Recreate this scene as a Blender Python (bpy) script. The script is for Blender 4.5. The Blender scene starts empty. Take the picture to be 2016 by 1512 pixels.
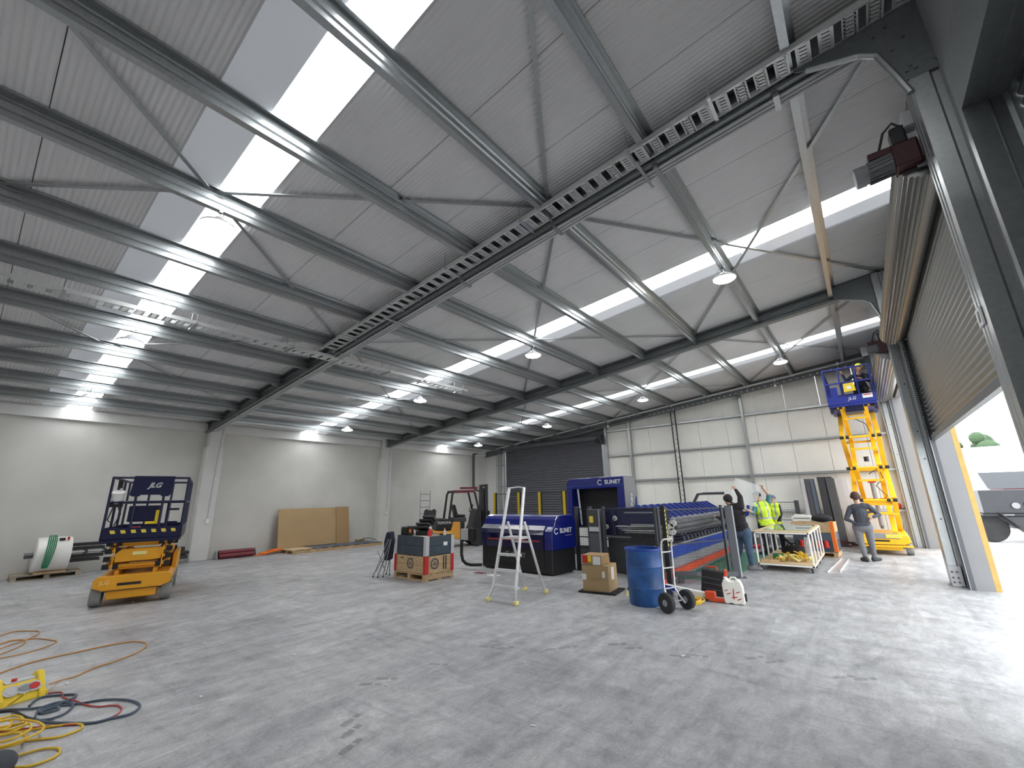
import bpy, bmesh, math, random
from mathutils import Vector, Matrix
R = math.radians
random.seed(7)
scene = bpy.context.scene
col = scene.collection

# ------------------------------------------------------------------ camera (fitted to the photo's vanishing points)
FPX, YAW, PITCH, ROLL, CAMH = 838.616, R(38.61), R(15.0695), R(-1.2292), 1.75
_f = Vector((-math.sin(YAW)*math.cos(PITCH), math.cos(YAW)*math.cos(PITCH), math.sin(PITCH)))
_r = Vector((math.cos(YAW), math.sin(YAW), 0)); _u = _r.cross(_f)
CR = math.cos(ROLL)*_r + math.sin(ROLL)*_u
CU = -math.sin(ROLL)*_r + math.cos(ROLL)*_u
cam = bpy.data.cameras.new('camera'); cam.sensor_fit = 'HORIZONTAL'; cam.sensor_width = 36
cam.lens = 36*FPX/2016; cam.clip_start = 0.05; cam.clip_end = 500
camo = bpy.data.objects.new('camera', cam); col.objects.link(camo)
camo.matrix_world = Matrix(((CR.x, CU.x, -_f.x, 0), (CR.y, CU.y, -_f.y, 0), (CR.z, CU.z, -_f.z, CAMH), (0, 0, 0, 1)))
scene.camera = camo

# ------------------------------------------------------------------ world: bright overcast sky, exposure
w = bpy.data.worlds.new('overcast_sky'); scene.world = w; w.use_nodes = True
bg = w.node_tree.nodes['Background']
bg.inputs[0].default_value = (0.93, 0.97, 1.0, 1); bg.inputs[1].default_value = 2.6
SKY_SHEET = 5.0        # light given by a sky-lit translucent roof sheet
LAMP = 22.0
scene.view_settings.view_transform = 'Standard'; scene.view_settings.look = 'None'
scene.view_settings.gamma = 1; scene.view_settings.exposure = 0.95
scene.view_settings.use_curve_mapping = False
scene.cycles.use_denoising = True
scene.cycles.max_bounces = 8; scene.cycles.diffuse_bounces = 5; scene.cycles.glossy_bounces = 4
scene.cycles.sample_clamp_indirect = 6.0
def portal(name, loc, rot, sx, sy):      # guides sky sampling through a doorway, gives no light of its own
    l = bpy.data.lights.new(name, 'AREA'); l.shape = 'RECTANGLE'; l.size = sx; l.size_y = sy
    l.cycles.is_portal = True
    o = bpy.data.objects.new(name, l); col.objects.link(o); o.location = loc; o.rotation_euler = rot
portal('doorway_portal', (1.6, 8.5, 1.4), (0, R(90), 0), 2.8, 6.4)
portal('doorway_portal', (1.6, 15.8, 2.4), (0, R(90), 0), 4.8, 6.6)

# ------------------------------------------------------------------ pixel helpers (2016 x 1512 frame)
def ray(px, py):
    return CR*((px-1008)/FPX) + CU*(-(py-756)/FPX) + _f
def P3(px, py, axis, val):
    d = ray(px, py); o = Vector((0, 0, CAMH)); t = (val-o[axis])/d[axis]
    return o + d*t

# ------------------------------------------------------------------ mesh builder
class MB:
    def __init__(s): s.v = []; s.f = []; s.m = []; s.mi = 0
    def add(s, vs, fs):
        b = len(s.v); s.v += [tuple(x) for x in vs]; s.f += [tuple(i+b for i in f) for f in fs]; s.m += [s.mi]*len(fs); return s
    def mat(s, i): s.mi = i; return s
    def bx(s, x0, x1, y0, y1, z0, z1):
        return s.add([(x0,y0,z0),(x1,y0,z0),(x1,y1,z0),(x0,y1,z0),(x0,y0,z1),(x1,y0,z1),(x1,y1,z1),(x0,y1,z1)],
                     [(3,2,1,0),(4,5,6,7),(0,1,5,4),(1,2,6,5),(2,3,7,6),(3,0,4,7)])
    def box(s, c, d, rz=0, M=None):
        M = M or Matrix.Rotation(rz, 3, 'Z'); c = Vector(c); h = [k/2 for k in d]
        vs = [c + M@Vector((a*h[0], b*h[1], e*h[2])) for e in (-1,1) for a, b in ((-1,-1),(1,-1),(1,1),(-1,1))]
        return s.add(vs, [(3,2,1,0),(4,5,6,7),(0,1,5,4),(1,2,6,5),(2,3,7,6),(3,0,4,7)])
    def beam(s, a, b, wd, ht, up=(0,0,1)):
        a = Vector(a); b = Vector(b); d = (b-a); L = d.length; d.normalize(); u = Vector(up)
        if abs(d.dot(u)) > .98: u = Vector((1,0,0))
        x = d.cross(u).normalized(); u = x.cross(d)
        return s.box((a+b)/2, (L, wd, ht), M=Matrix((d, x, u)).transposed())
    def ext(s, prof, a, b, u, v, closed=True, caps=True):
        a = Vector(a); b = Vector(b); u = Vector(u); v = Vector(v); n = len(prof)
        vs = [a+u*p+v*q for p, q in prof] + [b+u*p+v*q for p, q in prof]
        fs = [(i, (i+1) % n, n+(i+1) % n, n+i) for i in range(n if closed else n-1)]
        if caps and closed: fs += [tuple(range(n-1, -1, -1)), tuple(range(n, 2*n))]
        return s.add(vs, fs)
    def sheet(s, path, t, a, b, u, v):
        n = len(path); off = []
        for i in range(n):
            p0 = path[max(i-1, 0)]; p1 = path[min(i+1, n-1)]
            dx, dy = p1[0]-p0[0], p1[1]-p0[1]; L = math.hypot(dx, dy) or 1
            off.append((path[i][0]-dy/L*t, path[i][1]+dx/L*t))
        n2 = 2*n; pr = list(path)+off[::-1]; a = Vector(a); b = Vector(b); u = Vector(u); v = Vector(v)
        vs = [a+u*p+v*q for p, q in pr] + [b+u*p+v*q for p, q in pr]
        fs = [(i, (i+1) % n2, n2+(i+1) % n2, n2+i) for i in range(n2)]
        for i in range(n-1):
            fs += [(i+1, i, n2-1-i, n2-2-i), (n2+i, n2+i+1, 2*n2-2-i, 2*n2-1-i)]
        return s.add(vs, fs)
    def cyl(s, a, b, r, r2=None, n=16, caps=True):
        r2 = r if r2 is None else r2; a = Vector(a); b = Vector(b); d = (b-a).normalized()
        u = d.orthogonal().normalized(); w_ = d.cross(u)
        vs = []
        for c, q in ((a, r), (b, r2)):
            vs += [c + (u*math.cos(6.2831853*i/n)+w_*math.sin(6.2831853*i/n))*q for i in range(n)]
        fs = [(i, (i+1) % n, n+(i+1) % n, n+i) for i in range(n)]
        if caps: fs += [tuple(range(n-1, -1, -1)), tuple(range(n, 2*n))]
        return s.add(vs, fs)
    def tube(s, pts, r, n=8, closed=False):
        pts = [Vector(p) for p in pts]; m = len(pts); vs = []; pu = None
        for i, p in enumerate(pts):
            d = (pts[(i+1) % m]-pts[i-1]) if closed else (pts[min(i+1, m-1)]-pts[max(i-1, 0)])
            d.normalize()
            if pu is None: pu = d.orthogonal().normalized()
            pu = (pu-d*pu.dot(d)); pu = pu.normalized() if pu.length > 1e-6 else d.orthogonal().normalized(); w_ = d.cross(pu)
            rr = r[i] if isinstance(r, (list, tuple)) else r
            vs += [p+(pu*math.cos(6.2831853*k/n)+w_*math.sin(6.2831853*k/n))*rr for k in range(n)]
        fs = []
        for i in range(m if closed else m-1):
            j = (i+1) % m
            fs += [(i*n+k, i*n+(k+1) % n, j*n+(k+1) % n, j*n+k) for k in range(n)]
        if not closed: fs += [tuple(range(n-1, -1, -1)), tuple((m-1)*n+k for k in range(n))]
        return s.add(vs, fs)
    def lathe(s, prof, c=(0,0,0), ax='z', n=24):
        c = Vector(c); m = len(prof); vs = []
        for r, h in prof:
            for k in range(n):
                a = 6.2831853*k/n; x, y = r*math.cos(a), r*math.sin(a)
                vs.append(c+Vector((x, y, h) if ax == 'z' else ((h, x, y) if ax == 'x' else (y, h, x))))
        fs = [(i*n+k, i*n+(k+1) % n, (i+1)*n+(k+1) % n, (i+1)*n+k) for i in range(m-1) for k in range(n)]
        ring = prof[0] == prof[-1]
        if prof[0][0] > 1e-5 and not ring: fs.append(tuple(range(n-1, -1, -1)))
        if prof[-1][0] > 1e-5 and not ring: fs.append(tuple((m-1)*n+k for k in range(n)))
        return s.add(vs, fs)
    def ball(s, c, r, n=12, m=8, M=None):
        r = (r, r, r) if not isinstance(r, (list, tuple)) else r; c = Vector(c); M = M or Matrix.Identity(3); vs = []
        for i in range(m+1):
            t = math.pi*i/m
            for k in range(n):
                a = 6.2831853*k/n
                vs.append(c+M@Vector((r[0]*math.sin(t)*math.cos(a), r[1]*math.sin(t)*math.sin(a), -r[2]*math.cos(t))))
        return s.add(vs, [(i*n+k, i*n+(k+1) % n, (i+1)*n+(k+1) % n, (i+1)*n+k) for i in range(m) for k in range(n)])
    def prism(s, poly, ax, a, b):
        def q(p, h): return {'x': (h, p[0], p[1]), 'y': (p[0], h, p[1]), 'z': (p[0], p[1], h)}[ax]
        n = len(poly)
        return s.add([q(p, a) for p in poly]+[q(p, b) for p in poly],
                     [(i, (i+1) % n, n+(i+1) % n, n+i) for i in range(n)]+[tuple(range(n-1, -1, -1)), tuple(range(n, 2*n))])
    def mesh(s, name, mats, smooth=None, fix=True):
        me = bpy.data.meshes.new(name); me.from_pydata(s.v, [], s.f)
        for m_ in (mats if isinstance(mats, (list, tuple)) else [mats]): me.materials.append(M[m_] if isinstance(m_, str) else m_)
        if any(s.m): me.polygons.foreach_set('material_index', s.m)
        if fix:
            bm = bmesh.new(); bm.from_mesh(me); bmesh.ops.remove_doubles(bm, verts=bm.verts, dist=1e-6)
            bmesh.ops.recalc_face_normals(bm, faces=bm.faces); bm.to_mesh(me); bm.free()
        if smooth:
            me.polygons.foreach_set('use_smooth', [True]*len(me.polygons)); me.set_sharp_from_angle(angle=R(smooth))
        me.update(); return me
    def build(s, name, mats, parent=None, bevel=0, smooth=None, loc=None, rz=None, label=None):
        return put(name, s.mesh(name, mats, smooth), parent, loc, rz, bevel, label)

def put(name, me, parent=None, loc=None, rz=None, bevel=0, label=None):
    o = bpy.data.objects.new(name, me); col.objects.link(o)
    if parent: o.parent = parent
    if loc is not None: o.location = loc
    if rz is not None: o.rotation_euler = (0, 0, rz) if not isinstance(rz, (tuple, list)) else rz
    if bevel:
        b = o.modifiers.new('bevel', 'BEVEL'); b.width = bevel; b.segments = 2; b.limit_method = 'ANGLE'; b.angle_limit = R(40)
    if label: o['label'] = label
    return o
def tag(o, label, cat=None, group=None, kind=None):
    o['label'] = label
    if cat: o['category'] = cat
    if group: o['group'] = group
    if kind: o['kind'] = kind
    return o
def thing(name, label, cat, loc=(0,0,0), rz=0, group=None, kind=None):
    o = bpy.data.objects.new(name, None); o.empty_display_size = .1; col.objects.link(o)
    o.location = loc; o.rotation_euler = (0, 0, rz); tag(o, label, cat, group, kind); return o
def text(s_, name, mat, parent, size, loc, rot, ext=0.002, align='CENTER', shear=0, space=1.0, bold=0):
    c = bpy.data.curves.new(name, 'FONT'); c.body = s_; c.size = size; c.extrude = ext; c.align_x = align; c.align_y = 'CENTER'
    c.shear = shear; c.space_character = space; c.offset = bold; c.materials.append(M[mat]); c.resolution_u = 3
    o = bpy.data.objects.new('tmp', c); col.objects.link(o); bpy.context.view_layer.update()
    me = bpy.data.meshes.new_from_object(o.evaluated_get(bpy.context.evaluated_depsgraph_get())); bpy.data.objects.remove(o); bpy.data.curves.remove(c)
    me.name = name; return put(name, me, parent, loc, rot)

# ------------------------------------------------------------------ materials
M = {}
def pm(name, c, rough=.5, metal=0, var=0, vs=3.0, bump=0, bs=40, spec=.5, emit=0, trans=0, alpha=1, stretch=None, coat=0):
    m = bpy.data.materials.new(name); m.use_nodes = True; nt = m.node_tree; b = nt.nodes['Principled BSDF']
    b.inputs['Base Color'].default_value = (*c, 1); b.inputs['Roughness'].default_value = rough; b.inputs['Metallic'].default_value = metal
    b.inputs['Specular IOR Level'].default_value = spec; b.inputs['Transmission Weight'].default_value = trans; b.inputs['Alpha'].default_value = alpha
    b.inputs['Coat Weight'].default_value = coat
    if emit: b.inputs['Emission Color'].default_value = (*c, 1); b.inputs['Emission Strength'].default_value = emit
    if var or bump:
        tc = nt.nodes.new('ShaderNodeTexCoord'); mp = nt.nodes.new('ShaderNodeMapping'); nt.links.new(tc.outputs['Object'], mp.inputs[0])
        if stretch: mp.inputs['Scale'].default_value = stretch
    if var:
        n = nt.nodes.new('ShaderNodeTexNoise'); n.inputs['Scale'].default_value = vs; n.inputs['Detail'].default_value = 4
        nt.links.new(mp.outputs[0], n.inputs[0])
        rp = nt.nodes.new('ShaderNodeValToRGB'); nt.links.new(n.outputs[0], rp.inputs[0])
        rp.color_ramp.elements[0].position = .3; rp.color_ramp.elements[1].position = .7
        rp.color_ramp.elements[0].color = (*[k*(1-var) for k in c], 1); rp.color_ramp.elements[1].color = (*[min(k*(1+var), 1) for k in c], 1)
        nt.links.new(rp.outputs[0], b.inputs['Base Color'])
    if bump:
        n2 = nt.nodes.new('ShaderNodeTexNoise'); n2.inputs['Scale'].default_value = bs; nt.links.new(mp.outputs[0], n2.inputs[0])
        bp = nt.nodes.new('ShaderNodeBump'); bp.inputs['Strength'].default_value = bump; nt.links.new(n2.outputs[0], bp.inputs['Height'])
        nt.links.new(bp.outputs[0], b.inputs['Normal'])
    M[name] = m; return m
def ribbed(name, c, rough, metal, axis, pitch, strength, dist, var=.04):
    m = pm(name, c, rough, metal, var=var, vs=1.2); nt = m.node_tree; b = nt.nodes['Principled BSDF']
    tc = nt.nodes.new('ShaderNodeTexCoord'); sx = nt.nodes.new('ShaderNodeSeparateXYZ'); nt.links.new(tc.outputs['Object'], sx.inputs[0])
    mu = nt.nodes.new('ShaderNodeMath'); mu.operation = 'MULTIPLY'; mu.inputs[1].default_value = 6.2831853/pitch; nt.links.new(sx.outputs[axis], mu.inputs[0])
    si = nt.nodes.new('ShaderNodeMath'); si.operation = 'SINE'; nt.links.new(mu.outputs[0], si.inputs[0])
    bp = nt.nodes.new('ShaderNodeBump'); bp.inputs['Strength'].default_value = strength; bp.inputs['Distance'].default_value = dist
    nt.links.new(si.outputs[0], bp.inputs['Height']); nt.links.new(bp.outputs[0], b.inputs['Normal']); return m
pm('galv', (.43, .45, .455), .34, .85, var=.07, vs=26)
pm('galv_dull', (.20, .215, .22), .42, .75, var=.08, vs=20)
pm('steel_bright', (.62, .64, .65), .28, .9, var=.06, vs=8)
pm('alu', (.72, .72, .72), .38, .6, var=.05, vs=12)
ribbed('roof_panel', (.74, .725, .725), .42, .0, 1, .06, .8, .005)
ribbed('clad_panel', (.84, .825, .77), .45, .0, 0, .055, .35, .003)
pm('conc_wall', (.60, .59, .56), .8, var=.07, vs=.9, bump=.05, bs=12)
pm('conc_beam', (.66, .66, .64), .7, var=.05, vs=1.5)
pm('reveal_panel', (.24, .24, .245), .55, var=.03)
pm('reveal_yellow', (.50, .33, .10), .6, var=.08, vs=6)
pm('shutter_dark', (.105, .108, .12), .42, .25, var=.06)
pm('shutter_galv', (.27, .27, .265), .33, .85)
pm('black', (.012, .012, .014), .45); pm('black_matt', (.016, .016, .018), .85); pm('rubber', (.03, .03, .032), .8, var=.2)
pm('tyre_grey', (.24, .24, .235), .8, var=.15, vs=8)
pm('charcoal', (.05, .053, .06), .5, var=.08); pm('dark_grey', (.10, .105, .115), .45, .2); pm('mid_grey', (.26, .265, .28), .5)
pm('light_grey', (.55, .55, .56), .5); pm('white', (.82, .82, .80), .45); pm('white_gloss', (.85, .84, .82), .25)
pm('lift_orange', (.78, .36, .02), .42, var=.06); pm('lift_yellow', (.90, .50, .015), .4, var=.06); pm('navy', (.007, .009, .045), .38); pm('lift_blue', (.02, .035, .26), .4)
pm('hazard_yellow', (.78, .62, .08), .5); pm('yellow', (.86, .62, .03), .5); pm('pale_yellow', (.86, .76, .30), .5)
pm('mach_blue', (.005, .012, .17), .22, coat=.5); pm('mach_deep', (.004, .006, .05), .25, coat=.4); pm('mid_blue', (.010, .05, .36), .35); pm('drum_blue', (.018, .08, .25), .42, var=.45, vs=4)
pm('red', (.55, .025, .02), .45); pm('red_orange', (.72, .075, .02), .42); pm('orange', (.92, .20, .02), .6, var=.15, vs=30); pm('maroon', (.16, .015, .025), .5, var=.1)
pm('timber', (.52, .36, .20), .7, var=.22, vs=4, stretch=(6, 1, 6)); pm('timber_pale', (.62, .47, .28), .65, var=.14, vs=4, stretch=(1, 1, 8)); pm('timber_grey', (.33, .28, .22), .8, var=.25, vs=5)
pm('card', (.42, .29, .15), .75, var=.05, vs=1.5); pm('card_dark', (.36, .23, .11), .75, var=.05)
pm('crate_blue', (.045, .065, .085), .6, var=.2, vs=4); pm('green_sling', (.03, .22, .11), .75, var=.25, vs=25); pm('green_tint', (.05, .28, .16), .4)
pm('cable_yellow', (.80, .52, .04), .5); pm('cable_orange', (.55, .26, .06), .55); pm('cable_blue', (.08, .11, .16), .5); pm('cable_red', (.45, .06, .05), .5); pm('cable_black', (.02, .02, .022), .5)
pm('paper', (.82, .81, .78), .7); pm('skin', (.56, .33, .24), .55); pm('hair', (.02, .016, .014), .7); pm('jeans', (.06, .10, .16), .85, var=.25, vs=8); pm('trouser_grey', (.17, .17, .18), .85, var=.12, vs=8)
pm('sweater', (.022, .018, .02), .9); pm('hoodie', (.06, .065, .08), .9, var=.15, vs=10); pm('navy_cloth', (.02, .025, .045), .9); pm('hivis', (.62, .86, .04), .7, var=.08, vs=12); pm('reflective', (.36, .38, .36), .4, .3)
pm('beanie', (.07, .035, .03), .9); pm('boot', (.03, .035, .035), .7); pm('teal_cloth', (.08, .25, .3), .85); pm('hard_hat', (.65, .70, .06), .4)
pm('clear_sheet', (.62, .64, .64), .08, alpha=.38); pm('green_glass', (.22, .36, .27), .06, trans=.15, coat=.4); pm('jerry', (.84, .82, .74), .45); pm('dark_red', (.045, .006, .009), .5); pm('scuff', (.09, .09, .092), .8, alpha=.34); pm('tray', (.70, .71, .71), .35, .35); pm('leaf', (.05, .09, .04), .8, var=.4, vs=9)
pm('truck_grey', (.035, .037, .043), .5, var=.1); pm('arm_blue', (.03, .06, .32), .35); pm('asphalt', (.55, .55, .55), .5, var=.12, vs=1.2); pm('forklift_orange', (.78, .36, .05), .45); pm('glass_dark', (.02, .025, .03), .08)
def emitter(name, c, k, base=None):
    m = bpy.data.materials.new(name); m.use_nodes = True; nt = m.node_tree; b = nt.nodes['Principled BSDF']
    b.inputs['Base Color'].default_value = (*(base or c), 1); b.inputs['Roughness'].default_value = .3
    b.inputs['Emission Color'].default_value = (*c, 1); b.inputs['Emission Strength'].default_value = k; M[name] = m
emitter('lamp_lens', (1.0, .93, .82), LAMP)
emitter('sky_bright', (.95, .98, 1.0), SKY_SHEET)
emitter('sky_dimmest', (.90, .94, 1.0), .115, (.32, .33, .35)); emitter('sky_dim', (.90, .94, 1.0), .2, (.4, .41, .43))  # grey falloff across each skylight set as strips of weaker emission, greyer base
def floor_material():
    m = bpy.data.materials.new('conc_floor'); m.use_nodes = True; nt = m.node_tree; b = nt.nodes['Principled BSDF']
    L = nt.links.new; N = nt.nodes.new
    tc = N('ShaderNodeTexCoord')
    def noise(sc, det, stretch=(1,1,1), rot=0, rough=.55, dist=0):
        mp = N('ShaderNodeMapping'); mp.inputs['Scale'].default_value = stretch; mp.inputs['Rotation'].default_value = (0,0,rot); L(tc.outputs['Object'], mp.inputs[0])
        n = N('ShaderNodeTexNoise'); n.inputs['Scale'].default_value = sc; n.inputs['Detail'].default_value = det; n.inputs['Roughness'].default_value = rough; n.inputs['Distortion'].default_value = dist
        L(mp.outputs[0], n.inputs[0]); return n.outputs[0]
    def ramp(src, p0, p1, c0, c1):
        r = N('ShaderNodeValToRGB'); r.color_ramp.elements[0].position = p0; r.color_ramp.elements[1].position = p1
        r.color_ramp.elements[0].color = (*c0, 1); r.color_ramp.elements[1].color = (*c1, 1); L(src, r.inputs[0]); return r.outputs[0]
    def mix(a, bb, fac, mode='MULTIPLY'):
        x = N('ShaderNodeMix'); x.data_type = 'RGBA'; x.blend_type = mode
        if isinstance(fac, float): x.inputs[0].default_value = fac
        else: L(fac, x.inputs[0])
        L(a, x.inputs[6]); L(bb, x.inputs[7]); return x.outputs[2]
    base = ramp(noise(.35, 6), .32, .68, (.40, .405, .415), (.50, .50, .505))
    cloud = ramp(noise(1.3, 9, dist=1.2, rough=.62), .32, .66, (.78, .78, .79), (1.06, 1.06, 1.06))
    streak = ramp(noise(3.4, 8, (1, .2, 1), R(38), dist=1.0, rough=.65), .36, .58, (.80, .80, .81), (1.04, 1.04, 1.04))
    streak2 = ramp(noise(4.2, 8, (.18, 1, 1), R(12), dist=1.6, rough=.65), .32, .5, (.82, .82, .83), (1.02, 1.02, 1.02))
    wipe = ramp(noise(2.0, 9, (1, .3, 1), R(-35), dist=2.2, rough=.7), .56, .68, (1, 1, 1), (1.22, 1.22, 1.22))
    fine = ramp(noise(48, 5, rough=.75), .3, .7, (.78, .78, .78), (1.18, 1.18, 1.18))
    grit = ramp(noise(7, 10, (1, .55, 1), R(40), rough=.78, dist=.6), .34, .62, (.74, .74, .75), (1.13, 1.13, 1.13))
    pit = ramp(noise(9, 5, rough=.65), .26, .36, (.55, .55, .56), (1, 1, 1))
    def arc(cx, cy, r, wd, dark):
        v = N('ShaderNodeVectorMath'); v.operation = 'DISTANCE'; L(tc.outputs['Object'], v.inputs[0]); v.inputs[1].default_value = (cx, cy, 0)
        m1 = N('ShaderNodeMath'); m1.operation = 'SUBTRACT'; L(v.outputs['Value'], m1.inputs[0]); m1.inputs[1].default_value = r
        m2 = N('ShaderNodeMath'); m2.operation = 'ABSOLUTE'; L(m1.outputs[0], m2.inputs[0])
        m3 = N('ShaderNodeMath'); m3.operation = 'MULTIPLY_ADD'; L(noise(6, 5), m3.inputs[0]); m3.inputs[1].default_value = wd*2.2; L(m2.outputs[0], m3.inputs[2])
        return ramp(m3.outputs[0], wd*.9, wd*2.0, (dark, dark, dark), (1, 1, 1))
    c = base
    for k in (cloud, streak, streak2, wipe, fine, grit, pit, arc(-5.2, 5.9, 1.9, .09, .80), arc(-5.2, 5.9, 1.6, .07, .85), arc(-8.5, 3.5, 3.2, .09, .87), arc(-1.2, 7.5, 2.4, .09, .88)): c = mix(c, k, 1.0)
    L(c, b.inputs['Base Color'])
    L(ramp(noise(2.2, 5), .3, .7, (.34, .34, .34), (.62, .62, .62)), b.inputs['Roughness'])
    bp = N('ShaderNodeBump'); bp.inputs['Strength'].default_value = .10; L(noise(30, 4), bp.inputs['Height']); L(bp.outputs[0], b.inputs['Normal'])
    M['conc_floor'] = m
floor_material()
def roofz(x): return 6.48 + .108*x
# ================================================================== THE SETTING
FRAMES = [-2.35, 4.93, 12.2, 19.42]
XL, XR, YB, YE = -17.75, 1.45, -9.7, 19.62
b = MB(); nx, ny = 40, 60
fl = MB().bx(XL-.2, 1.52, YB-.2, 19.85, -.25, 0).build('floor', 'conc_floor'); tag(fl, 'grey concrete warehouse floor with tyre scuffs', None, kind='structure')
gr = MB().bx(1.52, 90, -60, 120, -.3, -.025).build('yard_ground', 'asphalt'); tag(gr, 'wet pale concrete yard outside the roller door', None, kind='structure')
# --- left precast wall
wl = MB().bx(XL-.2, XL, YB, 19.85, 0, 4.9).build('wall_left', 'conc_wall'); tag(wl, 'pale precast concrete wall behind the folded lift', None, kind='structure')
ends = [YB, -2.4, 5.14, 12.2, 19.6]
for a, c in zip(ends[:-1], ends[1:]):
    MB().bx(XL, XL+.13, a+.26, c-.26 if c < 19 else c, 4.24, 4.52).bx(XL, XL+.07, a+.26, c-.26 if c < 19 else c, 4.50, 4.66).build('spandrel', 'conc_beam', wl)
for i, yc in enumerate((-2.4, 5.14, 12.2)):
    c = MB().bx(XL, XL+.36, yc-.26, yc+.26, 0, 3.72).bx(XL, XL+.32, yc-.2, yc+.24, 3.72, 4.62).build('column', 'conc_beam', bevel=.012)
    tag(c, ['pale concrete pillar behind the viewer on the wall', 'pale concrete pillar to the right of the folded lift', 'pale concrete pillar right of the leaning cardboard sheet'][i], None, kind='structure')
    if i:
        t = thing('conduit_drop', ['thin grey conduit with socket on pillar by folded lift', 'thin grey conduit with socket on pillar by cardboard sheet'][i-1], 'conduit', (XL+.36, yc+.02, 0))
        MB().tube([(-.02, .16, 4.36), (-.015, .13, 3.74), (.015, .1, 3.66), (.015, .06, 1.3)], .013, 6).build('pipe', 'light_grey', t)
        MB().bx(0, .06, .01, .11, 1.16, 1.3).build('socket', 'white', t, bevel=.008)
        for z in (3.95, 2.6): MB().bx(-.03, .035, .09, .15, z-.02, z+.02).build('clip', 'white', t)
# --- back wall behind the viewer
bw = MB().bx(XL-.2, XR+.1, YB-.2, YB, 0, 6.9).build('wall_back', 'conc_wall'); tag(bw, 'pale wall behind the viewer', None, kind='structure')
# --- roof
ceil = thing('ceiling', 'grey ribbed insulated roof panels on galvanised purlins', None, kind='structure')
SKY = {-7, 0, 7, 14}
for k in range(-10, 18):
    y0, y1 = .82+1.05*k, .82+1.05*(k+1); x0, x1 = XL-.1, XR+.25
    if y1 > 19.85: y1 = 19.85
    def strip(ya, yb, z0, z1, mat, name):
        g = .0035
        return MB().ext([(ya+g+.004, z0), (yb-g-.004, z0), (yb-g, z0+.01), (yb-g, z1), (ya+g, z1), (ya+g, z0+.01)], (x0, 0, roofz(x0)), (x1, 0, roofz(x1)), (0,1,0), (0,0,1)).build(name, mat, ceil)
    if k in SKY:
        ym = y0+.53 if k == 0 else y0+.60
        strip(y0, ym, .03, .045, 'sky_dimmest' if k == 0 else 'sky_bright', 'skylight_sheet')
        strip(ym, y1, .03, .045, 'sky_bright' if k == 0 else 'sky_dim', 'skylight_sheet')
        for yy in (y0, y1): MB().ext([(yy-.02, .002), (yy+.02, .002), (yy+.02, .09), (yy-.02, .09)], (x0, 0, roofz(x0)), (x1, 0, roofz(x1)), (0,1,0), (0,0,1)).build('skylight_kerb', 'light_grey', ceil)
    else:
        strip(y0, y1, 0, .09, 'roof_panel', 'roof_panel')
MB().ext([(YB-.2, .1), (19.85, .1), (19.85, .13), (YB-.2, .13)], (XL-.3, 0, roofz(XL-.3)), (XR+.3, 0, roofz(XR+.3)), (0,1,0), (0,0,1)).build('weather_sheet', 'mid_grey', ceil)
PX_ = [.2, -1.4, -2.98, -4.5, -6.05, -7.6, -9.1, -10.6, -12.05, -13.5, -14.9, -16.25]
zp = [(.075, -.022), (.075, 0), (0, 0), (0, -.055), (-.022, -.068), (-.022, -.092), (0, -.105), (0, -.165), (-.022, -.178), (-.022, -.202), (0, -.215), (0, -.265), (-.08, -.265), (-.08, -.24)]
for bi in range(3):
    ya, yb = FRAMES[bi]+.03, FRAMES[bi+1]-.03
    me = MB().sheet(zp, .004, (0, ya, -.003), (0, yb, -.003), (1,0,0), (0,0,1)).mesh('purlin', 'galv')
    for x in PX_:
        o = put('purlin', me, ceil, (x, 0, roofz(x)))
        for yy, s_ in ((ya, 1), (yb, -1)):
            pass
cle = MB().bx(-.012, -.004, -.12, .12, -.27, -.03).mesh('cleat', 'galv_dull')
for y in FRAMES[1:3]:
    for x in PX_: put('cleat', cle, ceil, (x, y, roofz(x)))
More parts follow.
